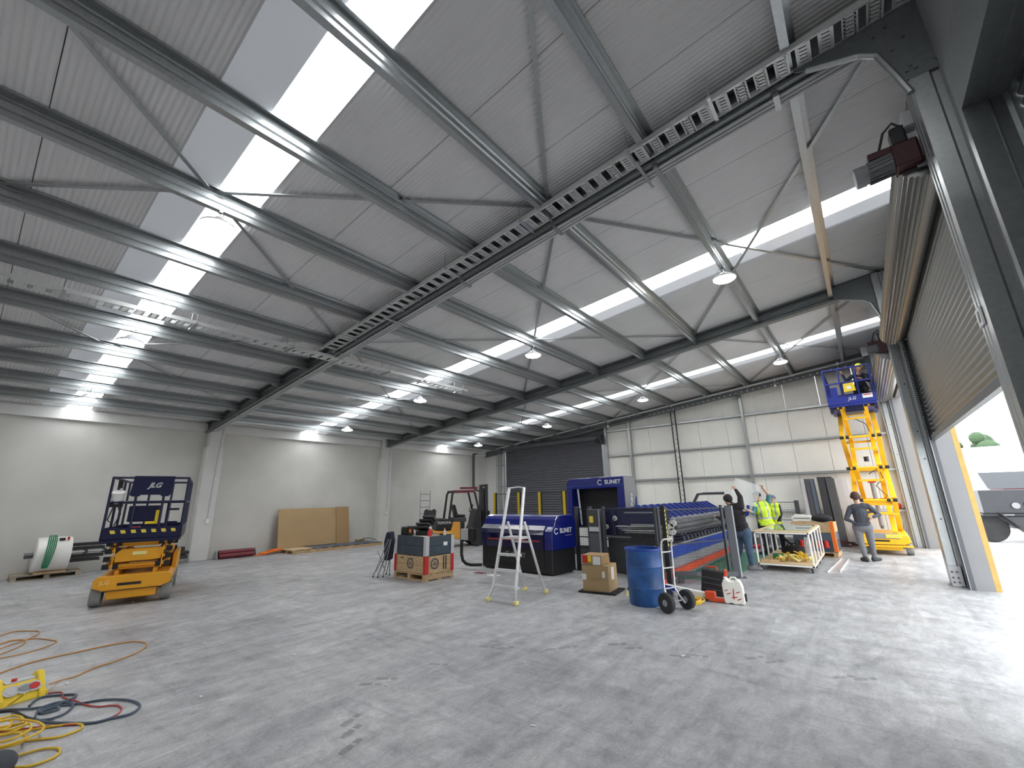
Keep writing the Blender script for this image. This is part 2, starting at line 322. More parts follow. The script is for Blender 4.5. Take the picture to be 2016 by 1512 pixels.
# rafters: back to back channels
def half(d): return [(.1, 0), (.1, -.045), (.092, -.045), (.092, -.01), (.028, -.01), (.028, -.10), (.04, -.112), (.04, -.13), (.028, -.142), (.028, -d+.142), (.04, -d+.13), (.04, -d+.112), (.028, -d+.10), (.028, -d+.01), (.092, -d+.01), (.092, -d+.045), (.1, -d+.045), (.1, -d)]
hp = half(.36); rp = hp + [(-y, z) for y, z in hp[::-1]]
labs = ['deep galvanised rafter overhead behind the viewer', 'deep dark rafter carrying the cable tray, nearest overhead', 'galvanised rafter over the loader, second from the viewer', 'galvanised end rafter against the white clad wall']
for i, y in enumerate(FRAMES):
    x0, x1 = XL+.05, XR-.02
    r = MB().ext(rp, (x0, y, roofz(x0)-.004), (x1, y, roofz(x1)-.004), (0,1,0), (0,0,1)).build('rafter', 'galv_dull'); tag(r, labs[i], None, kind='structure')
    # knee plate at the column, with bolts
    k_ = [(.82, 5.92), (.98, 5.46), (1.42, 5.46), (1.42, roofz(1.3)-.03), (.2, roofz(.2)-.03), (.2, roofz(.2)-.33)]
    kp = MB().prism(k_, 'y', y-.135, y-.115).build('knee_plate', 'galv_dull', r)
    bo = MB()
    for (bx_, bz) in ((1.0, 5.55), (1.06, 5.55), (1.03, 5.6), (1.2, 5.55), (1.36, 5.6), (.95, 5.85), (1.05, 5.95), (.85, 6.1), (.95, 6.15), (1.3, 6.0), (1.3, 6.2), (.5, 6.3), (.55, 6.4)):
        bo.cyl((bx_, y-.135, bz), (bx_, y-.15, bz), .014, n=6)
    bo.build('bolt_heads', 'galv_dull', kp)['kind'] = 'stuff'
    MB().tube([(.3, y-.13, 6.12), (.72, y-.13, 5.98), (.84, y-.15, 5.86), (.93, y-.15, 5.52), (.98, y-.15, 5.3)], .03, 8).build('edge_stiffener', 'galv', r)
    for x in PX_[2::2]:   # fly braces
        MB().beam((x-.02, y-.05, roofz(x)-.35), (x-.02, y-.5, roofz(x)-.24), .035, .006).build('fly_brace', 'galv_dull', r)
# strap bracing, crossing in each bay
def strap(a, b_):
    (xa, ya), (xb, yb) = a, b_
    MB().beam((xa, ya, roofz(xa)-.05), (xb, yb, roofz(xb)-.05), .055, .008).build('strap_brace', 'galv', ceil)
XN = [1.15, -3.05, -9.1, -15.2]
for i in range(3):
    ya, yb = FRAMES[i]+.12, FRAMES[i+1]-.12
    for xa, xb in zip(XN[:-1], XN[1:]): strap((xa, ya), (xb, yb)); strap((xa, yb), (xb, ya))
# --- end wall: white clad panels, girts, posts
we = thing('wall_end', 'white vertically ribbed clad end wall with grey girts', None, kind='structure')
for k in range(10):
    x0 = -9.72+1.118*k; x1 = x0+1.118; g = .005
    z0, z1 = roofz(x0), roofz(x1)
    MB().add([(x0+g, YE, 0), (x1-g, YE, 0), (x1-g, YE, z1), (x0+g, YE, z0), (x0+g, YE+.1, 0), (x1-g, YE+.1, 0), (x1-g, YE+.1, z1), (x0+g, YE+.1, z0)], [(0,1,2,3), (7,6,5,4), (0,4,5,1), (1,5,6,2), (2,6,7,3), (3,7,4,0)]).build('clad_panel', 'clad_panel', we)
MB().bx(-9.85, 1.6, YE+.1, YE+.14, 0, 4.9).build('clad_back', 'light_grey', we)
MB().ext([(YE, 0), (YE+.1, 0), (YE+.1, 1.2), (YE, 1.2)], (-17.8, 0, 4.42), (-9.72, 0, roofz(-9.72)-1.02), (0,1,0), (0,0,1)).build('door_head_panel', 'dark_grey', we)
MB().bx(XL, -16.95, YE-.08, YE+.15, 0, 4.7).build('return_panel', 'conc_beam', we)
MB().bx(-16.95, -16.0, YE, YE+.12, 0, 4.75).build('clad_strip', 'conc_beam', we)
gp = [(0, -.06), (0, 0), (-.17, 0), (-.17, .07), (0, .07), (0, .02)]
for z in (1.11, 2.45, 3.67, 4.88):
    for xa, xb in ((-9.7, -8.45), (-8.3, -6.3), (-6.1, -3.5), (-3.35, .9)):
        if z > roofz(xa)-.4: continue
        MB().bx(xa, xb, YE-.17, YE, z-.035, z-.028).bx(xa, xb, YE-.172, YE-.166, z-.035, z+.03).bx(xa, xb, YE-.01, YE, z-.05, z+.05).build('girt', 'light_grey' if z < 2 else 'galv', we)
for z in (1.11, 2.45, 3.67): MB().bx(-16.9, -16.15, YE-.12, YE, z-.04, z+.02).build('girt', 'galv', we)
pp = [(-.045, 0), (-.045, -.2), (-.01, -.2), (-.01, -.19), (.01, -.19), (.01, -.2), (.045, -.2), (.045, 0)]
for x in (-16.62, -9.62, -8.37, -3.42): MB().ext(pp, (x, YE-.06, 0), (x, YE-.06, roofz(x)-.3), (1,0,0), (0,1,0)).build('post', 'galv', we)
MB().bx(.93, 1.08, YE-.3, YE, 0, 6.4).bx(.9, .93, YE-.3, YE-.2, 0, 6.4).build('corner_post', 'steel_bright', we)
# --- right wall: piers, columns, door heads
wr = thing('wall_right', 'grey right wall with galvanised columns between roller doors', None, kind='structure')
for ya, yb in ((11.62, 12.62), (18.95, 19.85), (3.95, 5.2)):
    MB().bx(1.2, 1.45, ya, yb, 0, 6.6).build('pier', 'reveal_panel', wr); MB().bx(1.452, 1.53, ya+.004, yb-.004, 0, 6.6).build('pier_edge', 'reveal_yellow', wr)
MB().bx(1.3, 1.42, 5.2, 11.62, 4.75, 6.62).build('wall_panel', 'reveal_panel', wr); MB().bx(1.3, 1.42, 12.62, 18.95, 4.75, 6.62).build('wall_panel', 'reveal_panel', wr)
MB().bx(1.3, 1.45, YB, 3.95, 4.33, 6.62).build('wall_panel', 'conc_wall', wr); MB().bx(1.3, 1.45, YB, -2.2, 0, 4.33).build('wall_panel', 'conc_wall', wr)
cp = [(1.0, 5.10), (1.0, 5.05), (1.01, 5.04), (1.01, 5.01), (1.0, 5.0), (1.0, 4.96), (1.01, 4.95), (1.01, 4.92), (1.0, 4.91), (1.0, 4.8), (1.13, 4.8), (1.15, 4.825), (1.2, 4.825), (1.22, 4.8), (1.42, 4.8), (1.42, 5.1)]
for i, dy in enumerate((-7.28, 0, 7.1, 14.35)):
    sc = 1 if i < 2 else .0
    poly = cp if i < 2 else [(.94, 12.35), (.94, 12.0), (.952, 11.99), (.952, 11.96), (.94, 11.95), (.94, 11.9), (1.06, 11.9), (1.08, 11.92), (1.11, 11.92), (1.13, 11.9), (1.19, 11.9), (1.19, 12.35)]
    if i == 3: poly = [(x, y+7.25) for x, y in poly]
    c = MB().prism([(x, y+(dy if i < 2 else 0)) for x, y in poly], 'z', 0, roofz(1.1)-.1).build('column', 'galv')
    tag(c, ['galvanised column behind the viewer', 'large galvanised column nearest the viewer at upper right', 'galvanised column between the two roller doors', 'galvanised corner column beside the raised lift'][i], None, kind='structure')
    ym = poly[0][1]+(dy if i < 2 else 0)
    hl = MB()
    for z in (1.2, 2.35, 2.9, 3.9, 4.9): hl.cyl((poly[0][0]+.25*(i < 2)+.08, poly[9 if i < 2 else 5][1]+(dy if i < 2 else 0)-.003, z), (poly[0][0]+.25*(i < 2)+.08, poly[9 if i < 2 else 5][1]+(dy if i < 2 else 0)+.002, z), .014, n=8)
    hl.build('bolt_holes', 'black', c)['kind'] = 'stuff'
    if i == 2:
        bp_ = MB().bx(.935, 1.1, 11.86, 11.9, .02, .36).build('base_plate', 'light_grey', c)
        bl = MB()
        for x in (.97, 1.04):
            for z in (.08, .16, .26): bl.cyl((x, 11.86, z), (x, 11.84, z), .018, n=6)
        bl.build('base_bolts', 'dark_grey', bp_)
# near jamb and header (bay beside the viewer)
MB().prism([(1.0, 3.95), (1.0, 3.88), (1.12, 3.88), (1.14, 3.9), (1.2, 3.9), (1.22, 3.88), (1.44, 3.88), (1.44, 3.95)], 'z', 0, 4.33).build('jamb', 'galv_dull', wr)
MB().bx(1.0, 1.298, -2.2, 3.95, 4.33, 4.78).bx(1.12, 1.15, -2.2, 3.87, 4.318, 4.332).bx(1.22, 1.24, -2.2, 3.87, 4.318, 4.332).build('door_header', 'galv_dull', wr)
MB().bx(1.0, 1.02, 3.88, 4.8, 0, 4.33).build('infill_sheet', 'galv_dull', wr) if False else None
# --- roller doors
def corr(z0, z1, pitch, amp, n=6):
    out = []; k = int((z1-z0)/pitch*n)
    for i in range(k+1):
        z = z0+(z1-z0)*i/k; out.append((amp*math.sin(6.2831853*(z-z0)/pitch), z))
    return out
d1 = thing('door_1', 'dark grey roller shutter in the far end wall', None, kind='structure')
MB().sheet(corr(.05, 4.55, .125, .028), .003, (-16.1, 19.42, 0), (-9.85, 19.42, 0), (0,-1,0), (0,0,1)).build('curtain', 'shutter_dark', d1, smooth=60)
MB().bx(-16.1, -9.85, 19.38, 19.46, 0, .06).build('bottom_rail', 'dark_grey', d1)
MB().cyl((-16.15, 19.32, 4.62), (-9.8, 19.32, 4.62), .16, n=20).build('barrel', 'shutter_dark', d1, smooth=40)
for x in (-16.16, -9.79): MB().bx(x-.05, x+.05, 19.34, 19.5, 0, 4.6).build('guide', 'galv', d1)
t = MB().bx(-9.98, -9.72, 19.1, 19.32, 4.5, 4.72).cyl((-10.1, 19.2, 4.45), (-9.6, 19.2, 4.45), .07, n=12).bx(-9.8, -9.66, 19.12, 19.3, 4.25, 4.5).build('operator', 'black', d1)
def side_door(name, label, ya, yb, zbot, rb, zb, idx):
    d = thing(name, label, None, kind='structure')
    if zbot < 4.5:
        MB().sheet(corr(zbot+.06, zb, .088, .014, 8), .003, (1.2, ya+.02, 0), (1.2, yb-.02, 0), (-1,0,0), (0,0,1)).build('curtain', 'shutter_galv', d, smooth=60)
        MB().bx(1.16, 1.23, ya, yb, zbot-.02, zbot+.07).build('bottom_rail', 'galv_dull', d)
    n = 28; lob = []
    for i in range(n*3):
        a = 6.2831853*i/(n*3); lob.append((1.0+(rb+.012*math.sin(n*a))*math.cos(a), zb+(rb+.012*math.sin(n*a))*math.sin(a)))
    MB().prism(lob, 'y', ya+.06, yb-.06).build('rolled_curtain', 'shutter_galv', d, smooth=30)
    MB().cyl((1.0, ya-.05, zb), (1.0, yb+.05, zb), .05, n=10).build('axle', 'dark_grey', d)
    for yy in (ya+.02, yb-.02): MB().bx(.95, 1.3, yy-.02, yy+.02, zb-.12, zb+.12).build('bracket', 'galv_dull', d)
    g = MB()
    for yy, s_ in ((ya, 1), (yb, -1)): g = MB().bx(1.13, 1.19, yy-.04, yy+.04, 0, zb-.15).bx(1.19, 1.205, yy-.04, yy+.01, 0, zb-.15).build('guide', 'dark_grey', d); MB().bx(1.13, 1.14, yy+s_*.04, yy+s_*.06, 0, zb-.15).build('guide_lip', 'galv', d)
    # operator: ribbed motor, gearbox, limit box
    z = zb+.02; y = ya+.05
    MB().cyl((.54, y, z), (.82, y, z+.02), .1, n=20).build('motor', 'mid_grey', d, smooth=35)
    fn = MB()
    for i in range(16):
        a = 6.2831853*i/16; fn.beam((.6, y+.105*math.cos(a), z+.105*math.sin(a)), (.8, y+.105*math.cos(a), z+.02+.105*math.sin(a)), .012, .02)
    fn.build('cooling_fins', 'dark_grey', d); MB().cyl((.49, y, z-.003), (.57, y, z), .108, n=20).build('fan_cowl', 'mid_grey', d, smooth=35)
    MB().bx(.8, 1.0, y-.12, y+.1, z-.1, z+.16).build('gearbox', 'dark_red', d, bevel=.02); MB().bx(.62, .84, y-.08, y+.08, z+.1, z+.18).build('terminal_box', 'dark_red', d, bevel=.01)
    MB().bx(.82, .94, y-.1, y+.06, z+.16, z+.36).build('limit_box', 'black', d, bevel=.02); MB().bx(.93, 1.02, y-.13, y+.02, z+.3, z+.46).build('junction_box', 'light_grey', d, bevel=.008)
    MB().tube([(.93, y-.05, z+.34), (.86, y-.08, z+.42), (.78, y-.06, z+.36), (.72, y, z+.2)], .012, 6).build('flex', 'black', d)
    return d
d2 = side_door('door_2', 'half lowered galvanised roller shutter on the right', 5.2, 11.62, 2.70, .2, 4.9, 0)
d3 = side_door('door_3', 'fully raised roller shutter by the raised lift', 12.62, 18.95, 9, .27, 4.92, 1)
br = MB()
for k in range(52):
    z = 2.75+k*.041; br.beam((1.16, 11.52, z), (1.10, 11.46, z-.012), .03, .012)
br.build('brush_strip', 'black_matt', d2)['kind'] = 'stuff'
lb = MB().bx(.985, .998, 4.94, 5.08, 3.05, 3.2).build('sticker', 'white', d2)
MB().bx(.982, .985, 4.98, 5.03, 3.08, 3.17).build('sticker_print', 'navy', lb)
d4 = thing('door_4', 'roller shutter in the bay beside the viewer', None, kind='structure')
MB().sheet(corr(.03, 4.4, .088, .014), .003, (1.26, -2.2, 0), (1.26, 3.87, 0), (-1,0,0), (0,0,1)).build('curtain', 'shutter_galv', d4, smooth=60)
# ================================================================== CEILING FIXTURES
def high_bay():
    hs = MB().lathe([(.0, .12), (.05, .12), (.08, .09), (.11, .05), (.17, .03), (.19, .0), (.186, -.012)], n=28).mesh('housing', 'mid_grey', 40)
    ln = MB().lathe([(.0, -.05), (.13, -.05), (.18, -.035), (.186, -.012)], n=28).mesh('lens', 'lamp_lens', 40)
    rg = MB().lathe([(.187, -.002), (.187, -.02), (.21, -.02), (.21, .0)], n=28).mesh('rim', 'light_grey', 40)
    hk = MB().tube([(0, 0, .12), (0, 0, .2), (.03, 0, .22), (.02, 0, .25)], .008, 6).bx(-.03, .03, -.02, .02, .2, .235).mesh('hook', 'galv')
    cb = MB().tube([(-.05, 0, .1), (-.12, .03, .15), (-.1, .06, .24), (-.02, .05, .26)], .006, 5).mesh('flex', 'black')
    return (('housing', hs), ('lens', ln), ('rim', rg), ('hook', hk), ('flex', cb))
hb = high_bay()
rown = ['over the folded lift', 'in the middle row', 'in the far row']
posn = ['first from the roller doors', 'second from the roller doors', 'third from the roller doors', 'nearest the concrete wall']
for j, y in enumerate((1.42, 8.5, 15.65)):
    for i, x in enumerate((-1.42, -6.07, -10.55, -14.75)):
        if j == 0 and i == 0: continue
        t = thing('high_bay_light', 'round high bay light %s, %s' % (rown[j], posn[i]), 'light', (x, y, roofz(x)-.5), 0, 'round high bay lights under the roof')
        for n_, me in hb: put(n_, me, t)
def cable_tray(label, a, b_, width, pitch, axis):
    L = (Vector(b_)-Vector(a)).length; d = (Vector(b_)-Vector(a)).normalized()
    t = thing('cable_tray', label, 'cable tray', a)
    side = Vector((0, 1, 0)) if axis == 'x' else Vector((1, 0, 0)); up = Vector((0, 0, 1))
    for s_ in (-1, 1):
        prof = [(0, 0), (0, .06)]
        MB().beam(side*s_*width/2+up*.03, side*s_*width/2+up*.03+d*L, .006, .07).beam(side*s_*(width/2-.012), side*s_*(width/2-.012)+d*L, .025, .004).build('side_rail', 'tray', t)
    h = width/2-.01; rm = MB()
    ang = math.atan2(d.z, math.hypot(d.x, d.y))
    for u in (-.05, .05): rm.bx(u-.016, u+.016, -h, h, -.003, .003)
    for k in range(6): v = -h+2*h*(k+.5)/6; rm.bx(-.05, .05, v-.015, v+.015, -.003, .003)
    me = rm.mesh('rung', 'tray')
    n = int(L/pitch)
    for k in range(n):
        put('rung', me, t, d*(k+.5)*pitch, (0, -ang if axis == 'x' and d.x > 0 else ang, math.pi if axis == 'x' and d.x < 0 else 0) if axis == 'x' else (0, 0, R(90)))
    return t
xa, xb = 1.2, -9.25
t1 = cable_tray('slotted cable tray climbing along the big rafter', (xa, 4.66, roofz(xa)-.30), (xb, 4.66, roofz(xb)-.30), .3, .2, 'x')
t2 = cable_tray('slotted cable tray crossing over the folded lift bay', (-9.42, -2.2, 5.06), (-9.42, 9.35, 5.06), .28, .2, 'y')
for x in (-.6, -1.6, -3.35, -5.0, -6.6, -8.3):
    MB().beam((x-xa, -.24, roofz(x)-roofz(xa)-.02), (x-xa, .22, roofz(x)-roofz(xa)-.02), .04, .03).cyl((x-xa, -.2, roofz(x)-roofz(xa)-.02), (x-xa, -.2, roofz(x)-roofz(xa)+.27), .006, n=6).build('hanger', 'steel_bright', t1)
for y in (-1.0, .35, 2.1, 3.9, 6.4, 7.6, 9.1):
    MB().bx(-.22, .22, y+2.2-.02, y+2.2+.02, -.03, -.005).cyl((-.19, y+2.2, -.02), (-.19, y+2.2, .41), .006, n=6).cyl((.19, y+2.2, -.02), (.19, y+2.2, .42), .006, n=6).build('hanger', 'galv', t2)
MB().bx(-.6, .6, 7.05, 7.45, -.01, .0).build('tee_plate', 'steel_bright', t2) if False else None
t = thing('conduit_run', 'three grey conduits clipped under the big rafter', 'conduit', (0, 4.93, 0))
for k in range(3): MB().tube([(.85, .0+.06*k, roofz(.85)-.395), (-17.2, .0+.06*k, roofz(-17.2)-.395)], .02, 8).build('pipe', 'light_grey', t)
for x in (0, -1.4, -3, -5, -7, -9, -11, -13, -15): MB().bx(x-.03, x+.03, -.06, .17, roofz(x)-.42, roofz(x)-.365).build('saddle', 'galv', t)
for x in (-1.55, -6.9): MB().beam((x, -.35, roofz(x)-.43), (x, .25, roofz(x)-.43), .04, .02).build('strut_arm', 'steel_bright', t)
t = thing('conduit_run', 'long pale pipe climbing along the end wall under roof', 'conduit', (0, 18.75, 0))
MB().tube([(-17.55, -.3, 4.35), (-17.3, -.1, roofz(-17.3)-.2), (-16.9, 0, roofz(-16.9)-.17), (.75, 0, roofz(.75)-.3)], .032, 8).build('pipe', 'light_grey', t, smooth=60)
for x in range(-16, 1, 2): MB().cyl((x, 0, roofz(x)-.28), (x, 0, roofz(x)-.02), .006, n=6).bx(x-.03, x+.03, -.05, .05, roofz(x)-.34+.004*(-x), roofz(x)-.25).build('hanger', 'galv', t)
t = thing('slotted_channel', 'slotted steel channel with white holes above the raised lift', 'channel', (0, 18.95, 0))
MB().beam((-7.2, 0, roofz(-7.2)-.40), (.75, 0, roofz(.75)-.40), .02, .12).build('web', 'dark_grey', t)
ho = MB()
for k in range(36):
    x = -7.1+k*.215; ho.cyl((x, -.011, roofz(x)-.40), (x, -.016, roofz(x)-.40), .022, n=8)
ho.build('slots', 'white', t)['kind'] = 'stuff'
t = thing('cable_riser', 'black cable ladder riser on the white end wall', 'cable ladder', (-6.2, 19.35, 0))
for s_ in (-.09, .09): MB().bx(s_-.02, s_+.02, -.03, .03, .2, roofz(-6.2)-.35).build('side_rail', 'black', t)
rg = MB().bx(-.08, .08, -.02, .02, -.03, .03).mesh('rung', 'light_grey')
for k in range(26): put('rung', rg, t, (0, 0, .35+k*.2))
t = thing('cable_bundle', 'black cables dropping in the corner behind the forklift', 'cable', (-17.55, 18.1, 0))
for k in range(3): MB().tube([(.05, .3+.1*k, 4.36+.02*k), (.05, .08*k, 4.3), (.05, .07*k, 4.1), (.05, .07*k, 2.5), (.1, .1+.07*k, 2.3), (.2, .3+.07*k, 2.2)], .02, 6).build('cable', 'black', t)
for nm, lab, pts in (('sensor', 'small white sensor under the far rafter', (-2.0, 18.6)), ('sensor', 'small white sensor bracket near the end roller shutter', (-9.0, 18.5))):
    x, y = pts; tt = thing(nm, lab, 'sensor', (x, y, roofz(x)-.55)); MB().ball((0, 0, 0), .05).build('head', 'white', tt); MB().cyl((0, 0, .03), (0, 0, .3), .012, n=6).build('stem', 'light_grey', tt)
# ================================================================== SCISSOR LIFTS
def wheel(mb_parent, x, y, r, wd, mt, ax='x'):
    o = MB().lathe([(r*.55, -wd/2), (r*.93, -wd/2), (r, -wd/2+.02), (r, wd/2-.02), (r*.93, wd/2), (r*.55, wd/2)], (x, y, r), ax, 24).build('wheel', mt, mb_parent, smooth=40)
    MB().lathe([(0, -wd/2+.02), (r*.3, -wd/2+.02), (r*.56, -wd/2+.005), (r*.56, wd/2-.005), (r*.3, wd/2-.02), (0, wd/2-.02)], (x, y, r), ax, 20).build('hub', 'mid_grey', o, smooth=40)
    return o
def scissor_lift(label, loc, rz, zdeck, yel, blue, folded):
    t = thing('scissor_lift', label, 'scissor lift', loc, rz)
    W = .585; Ln = 2.35
    for x in (-W+.08, W-.08):
        for y in (.26, Ln-.3): wheel(t, x, y, .2, .16, 'tyre_grey')
    ch = MB()
    ch.prism([(-.56, .34), (-.46, .30), (-.38, .26), (.38, .26), (.46, .30), (.56, .34), (.565, .47), (.50, .53), (-.50, .53), (-.565, .47)], 'y', 0, Ln).build('chassis', yel, t, bevel=.012)
    MB().bx(-.36, .36, .04, Ln-.04, .12, .27).build('battery_tray', yel, t, bevel=.02)
    MB().bx(-.40, .40, -.004, .0, .27, .285).bx(-.22, .12, -.008, 0, .355, .40).build('vent_slot', 'black', t)
    MB().bx(-.57, -.36, .1, .42, .24, .36).bx(.36, .57, .1, .42, .24, .36).build('wheel_arch', 'black', t)
    text('JLG', 'lettering', 'pale_yellow', t, .09, (-.4, -.012, .42), (R(90), 0, 0), .002)
    # linkage
    N = 4; z0 = .56; H = zdeck-.12-z0; h = H/N; Larm = 2.08; a = math.sqrt(max(Larm**2-h*h, .1)); ya = .14
    for k in range(N):
        za, zb = z0+k*h, z0+(k+1)*h
        aw = .09 if not folded else .075
        for s_ in (-1, 1):
            for inner in (0, 1):
                x = s_*(.28 if inner else .43); up = (k+inner) % 2
                p0, p1 = ((x, ya, za), (x, ya+a, zb)) if up else ((x, ya+a, za), (x, ya, zb))
                MB().beam(p0, p1, (.12 if not folded else .06), aw+.07 if not folded else aw+.02).build('scissor_arm', yel, t, bevel=.006)
        for y in (ya, ya+a):
            zt = zb
            MB().cyl((-.45, y, zt-.01), (.45, y, zt-.01), .035, n=12).build('cross_tube', yel, t, smooth=40)
            for s_ in (-1, 1): MB().bx(s_*.45-.05, s_*.45+.05, y-.035, y+.01, zt-.06, zt+.03).bx(s_*.31-.04, s_*.31+.04, y-.04, y, zt-.06, zt+.03).build('pivot_block', 'black', t)
        MB().beam((-.3, ya+.02 if k % 2 else ya+.05, (za+zb)/2+.1*h), (.3, ya+.02 if k % 2 else ya+.05, (za+zb)/2+.1*h), .05, .06 if not folded else .05).build('brace_plate', yel, t, bevel=.006)
    if folded:
        pl = MB().prism([(-.33, .76), (.34, .78), (.36, .99), (-.27, .97), (-.34, .9)], 'y', ya-.09, ya-.07).build('guard_plate', yel, t)
        MB().bx(-.09, .12, ya-.1, ya-.09, .87, .93).build('decal', 'pale_yellow', t)
        for s_ in (-.36, .36):
            for z in (.62, .75, .88): MB().tube([(s_, ya-.11, z), (s_+.01, ya-.12, z+.07), (s_, ya-.11, z+.14)], .01, 6).build('hose', 'lift_orange', t)
    else:
        MB().cyl((.02, .5, .75), (.02, .75, 2.05), .055, n=14).build('hydraulic_ram', 'mid_grey', t, smooth=40); MB().cyl((.02, .48, .68), (.02, .52, .85), .04, n=12).build('ram_rod', 'dark_grey', t)
        MB().bx(-.08, .12, .66, .8, 2.0, 2.1).build('ram_clevis', 'red', t); MB().lathe([(.06, 0), (.06, .12), (.075, .14), (0, .15)], (.02, .35, 2.62), 'z', 14).build('beacon', 'black', t)
        MB().tube([(.0, .3, 2.25), (.25, .25, 2.4), (.3, .3, 2.1), (.1, .3, 1.9), (.3, .3, 1.6), (.15, .3, 1.45)], .012, 6).build('hose', 'black', t)
        MB().tube([(-.2, .3, 4.0), (.0, .25, 3.9), (.2, .3, 3.75), (.25, .3, 3.5)], .012, 6).build('hose', 'black', t)
        MB().bx(-.3, .35, -.03, .05, .44, .58).build('control_panel', 'mid_grey', t, bevel=.01)
        MB().bx(.05, .4, -.04, -.03, .46, .56).build('decal', 'hazard_yellow', t); MB().bx(-.55, .6, -.06, .1, .22, .26).build('step', yel, t)
        MB().beam((-.3, .3, 1.1), (.45, .3, 1.1), .12, .04).beam((-.3, .3, 1.4), (.45, .3, 1.4), .1, .12).build('entry_step', yel, t, bevel=.01)
    # platform
    x0, x1, y0, y1 = -.60, .60, -.02, Ln-.08
    zd = zdeck
    MB().bx(x0, x1, y0, y1, zd-.12, zd-.02).build('deck', blue, t, bevel=.02)
    tb = MB().bx(x0, x1, y0, y0+.02, zd-.06, zd+.15).bx(x0, x0+.02, y0, y1, zd-.06, zd+.15).bx(x1-.02, x1, y0, y1, zd-.06, zd+.15).bx(x0, x1, y1-.02, y1, zd-.06, zd+.15).build('toe_board', blue, t)
    if folded:
        st = MB()
        for k in range(7): u = -.46+k*.15; st.add([(u, y0-.004, zd+.05), (u+.07, y0-.004, zd+.05), (u+.05, y0-.004, zd+.11), (u-.02, y0-.004, zd+.11)], [(0, 1, 2, 3)])
        st.build('hazard_stripe', 'hazard_yellow', tb)
    else:
        MB().bx(x0, x1, y0-.01, y0, zd-.05, zd+.2).build('front_board', blue, t); text('JLG', 'lettering', 'white', t, .13, (.02, y0-.016, zd+.09), (R(90), 0, 0), .002, shear=.25)
        dc = MB().bx(.28, .52, y0-.018, y0-.011, zd+.06, zd+.19).build('decal', 'white', t)
        MB().bx(.3, .5, y0-.02, y0-.0185, zd+.14, zd+.17).build('decal_print', 'red', dc)
    zt = zd+1.08
    def rail(nm, pts, r=.022): return MB().tube(pts, r, 8).build(nm, blue, t, smooth=50)
    for z in (zt, zd+.62):
        rail('guard_rail', [(x0+.02, y0+.02, z), (x1-.02, y0+.02, z)]); rail('guard_rail', [(x0+.02, y1-.02, z), (x1-.02, y1-.02, z)])
        for x in (x0+.02, x1-.02): rail('guard_rail', [(x, y0+.02, z), (x, y1-.02, z)])
    for x in (x0+.02, x1-.02):
        for y in (y0+.02, .8, 1.55, y1-.02): rail('rail_post', [(x, y, zd-.02), (x, y, zt)])
    for x in (-.2, .22):
        for y in (y0+.02, y1-.02): rail('rail_post', [(x, y, zd-.02), (x, y, zt)])
    if folded:
        pn = MB().prism([(-.3, zt-.33), (-.26, zt-.36), (-.16, zt-.36), (-.13, zt-.33), (.16, zt-.33), (.19, zt-.36), (.29, zt-.36), (.33, zt-.32), (.36, zt+.03), (-.27, zt+.03)], 'y', y0-.03, y0-.012).build('sign_panel', blue, t)
        text('JLG', 'lettering', 'light_grey', t, .13, (.06, y0-.036, zt-.15), (R(90), 0, 0), .002, shear=.35, space=.95, bold=.004)
        MB().bx(-.28, .2, y0+.1, y0+.35, zd+.25, zd+.55).build('control_box', blue, t, bevel=.02)
        MB().bx(.14, .2, y0+.06, y0+.1, zd+.22, zd+.46).bx(.0, .2, y0+.06, y0+.1, zd+.2, zd+.25).build('handle', 'yellow', t, bevel=.008)
        MB().bx(-.2, -.05, y0+.05, y0+.2, zd+.08, zd+.16).build('tool_pouch', 'red', t, bevel=.01)
        g = MB().bx(.3, .34, y0+.05, y0+.3, zd, zd+.6)
        for z in (zd+.2, zd+.45): g.bx(.3, .5, y0+.08, y0+.12, z, z+.04)
        g.build('gate', blue, t)
        lamp = MB().cyl((-.47, y0+.1, zt-.46), (-.47, y0+.02, zt-.27), .08, .1, 16).build('work_lamp', 'white_gloss', t, smooth=40)
        MB().bx(-.56, -.38, y0+.03, y0+.18, zt-.55, zt-.46).build('lamp_bracket', 'black', lamp); MB().bx(-.5, -.43, y0+.04, y0+.1, zt-.2, zt-.05).build('lamp_switch', 'black', lamp)
        MB().tube([(-.46, y0+.05, zd+.6), (-.38, y0+.04, zd+.4), (-.44, y0+.04, zd+.2), (-.55, y0+.04, zd+.3), (-.5, y0+.05, zd+.55)], .012, 6).build('hose', 'black', t)
        for y in (Ln-.2,): MB().bx(-.5, .5, y, y+.08, .56, .72).build('rear_bumper', yel, t)
        MB().bx(.5, .58, .9, Ln-.1, .5, .8).build('side_cover', yel, t, bevel=.01)
    else:
        MB().prism([(-.14, zd+.3), (.16, zd+.32), (.14, zd+.58), (-.12, zd+.56)], 'y', y0-.07, y0-.03).build('control_box', 'yellow', t, bevel=.01)
        MB().bx(-.05, .06, y0-.075, y0-.07, zd+.38, zd+.48).build('control_label', 'white', t)
        MB().bx(-.48, -.3, y0, y0+.02, zd+.2, zd+.5).build('mesh_panel', blue, t)
        MB().bx(-.2, .25, .1, .7, zd-.3, zd-.12).build('deck_frame', 'navy', t); MB().bx(-.58, -.5, 0, .4, zd-.3, zd-.1).bx(.5, .58, 0, .4, zd-.3, zd-.1).build('deck_bracket', 'navy', t)
    return t
scissor_lift('folded orange scissor lift with dark blue guard rails', (-10.98, 2.26, 0), R(73.5), 1.22, 'lift_orange', 'navy', True)
liftR = scissor_lift('raised yellow scissor lift with blue platform near the roof', (.14, 16.62, 0), R(-1), 4.43, 'lift_yellow', 'lift_blue', False)
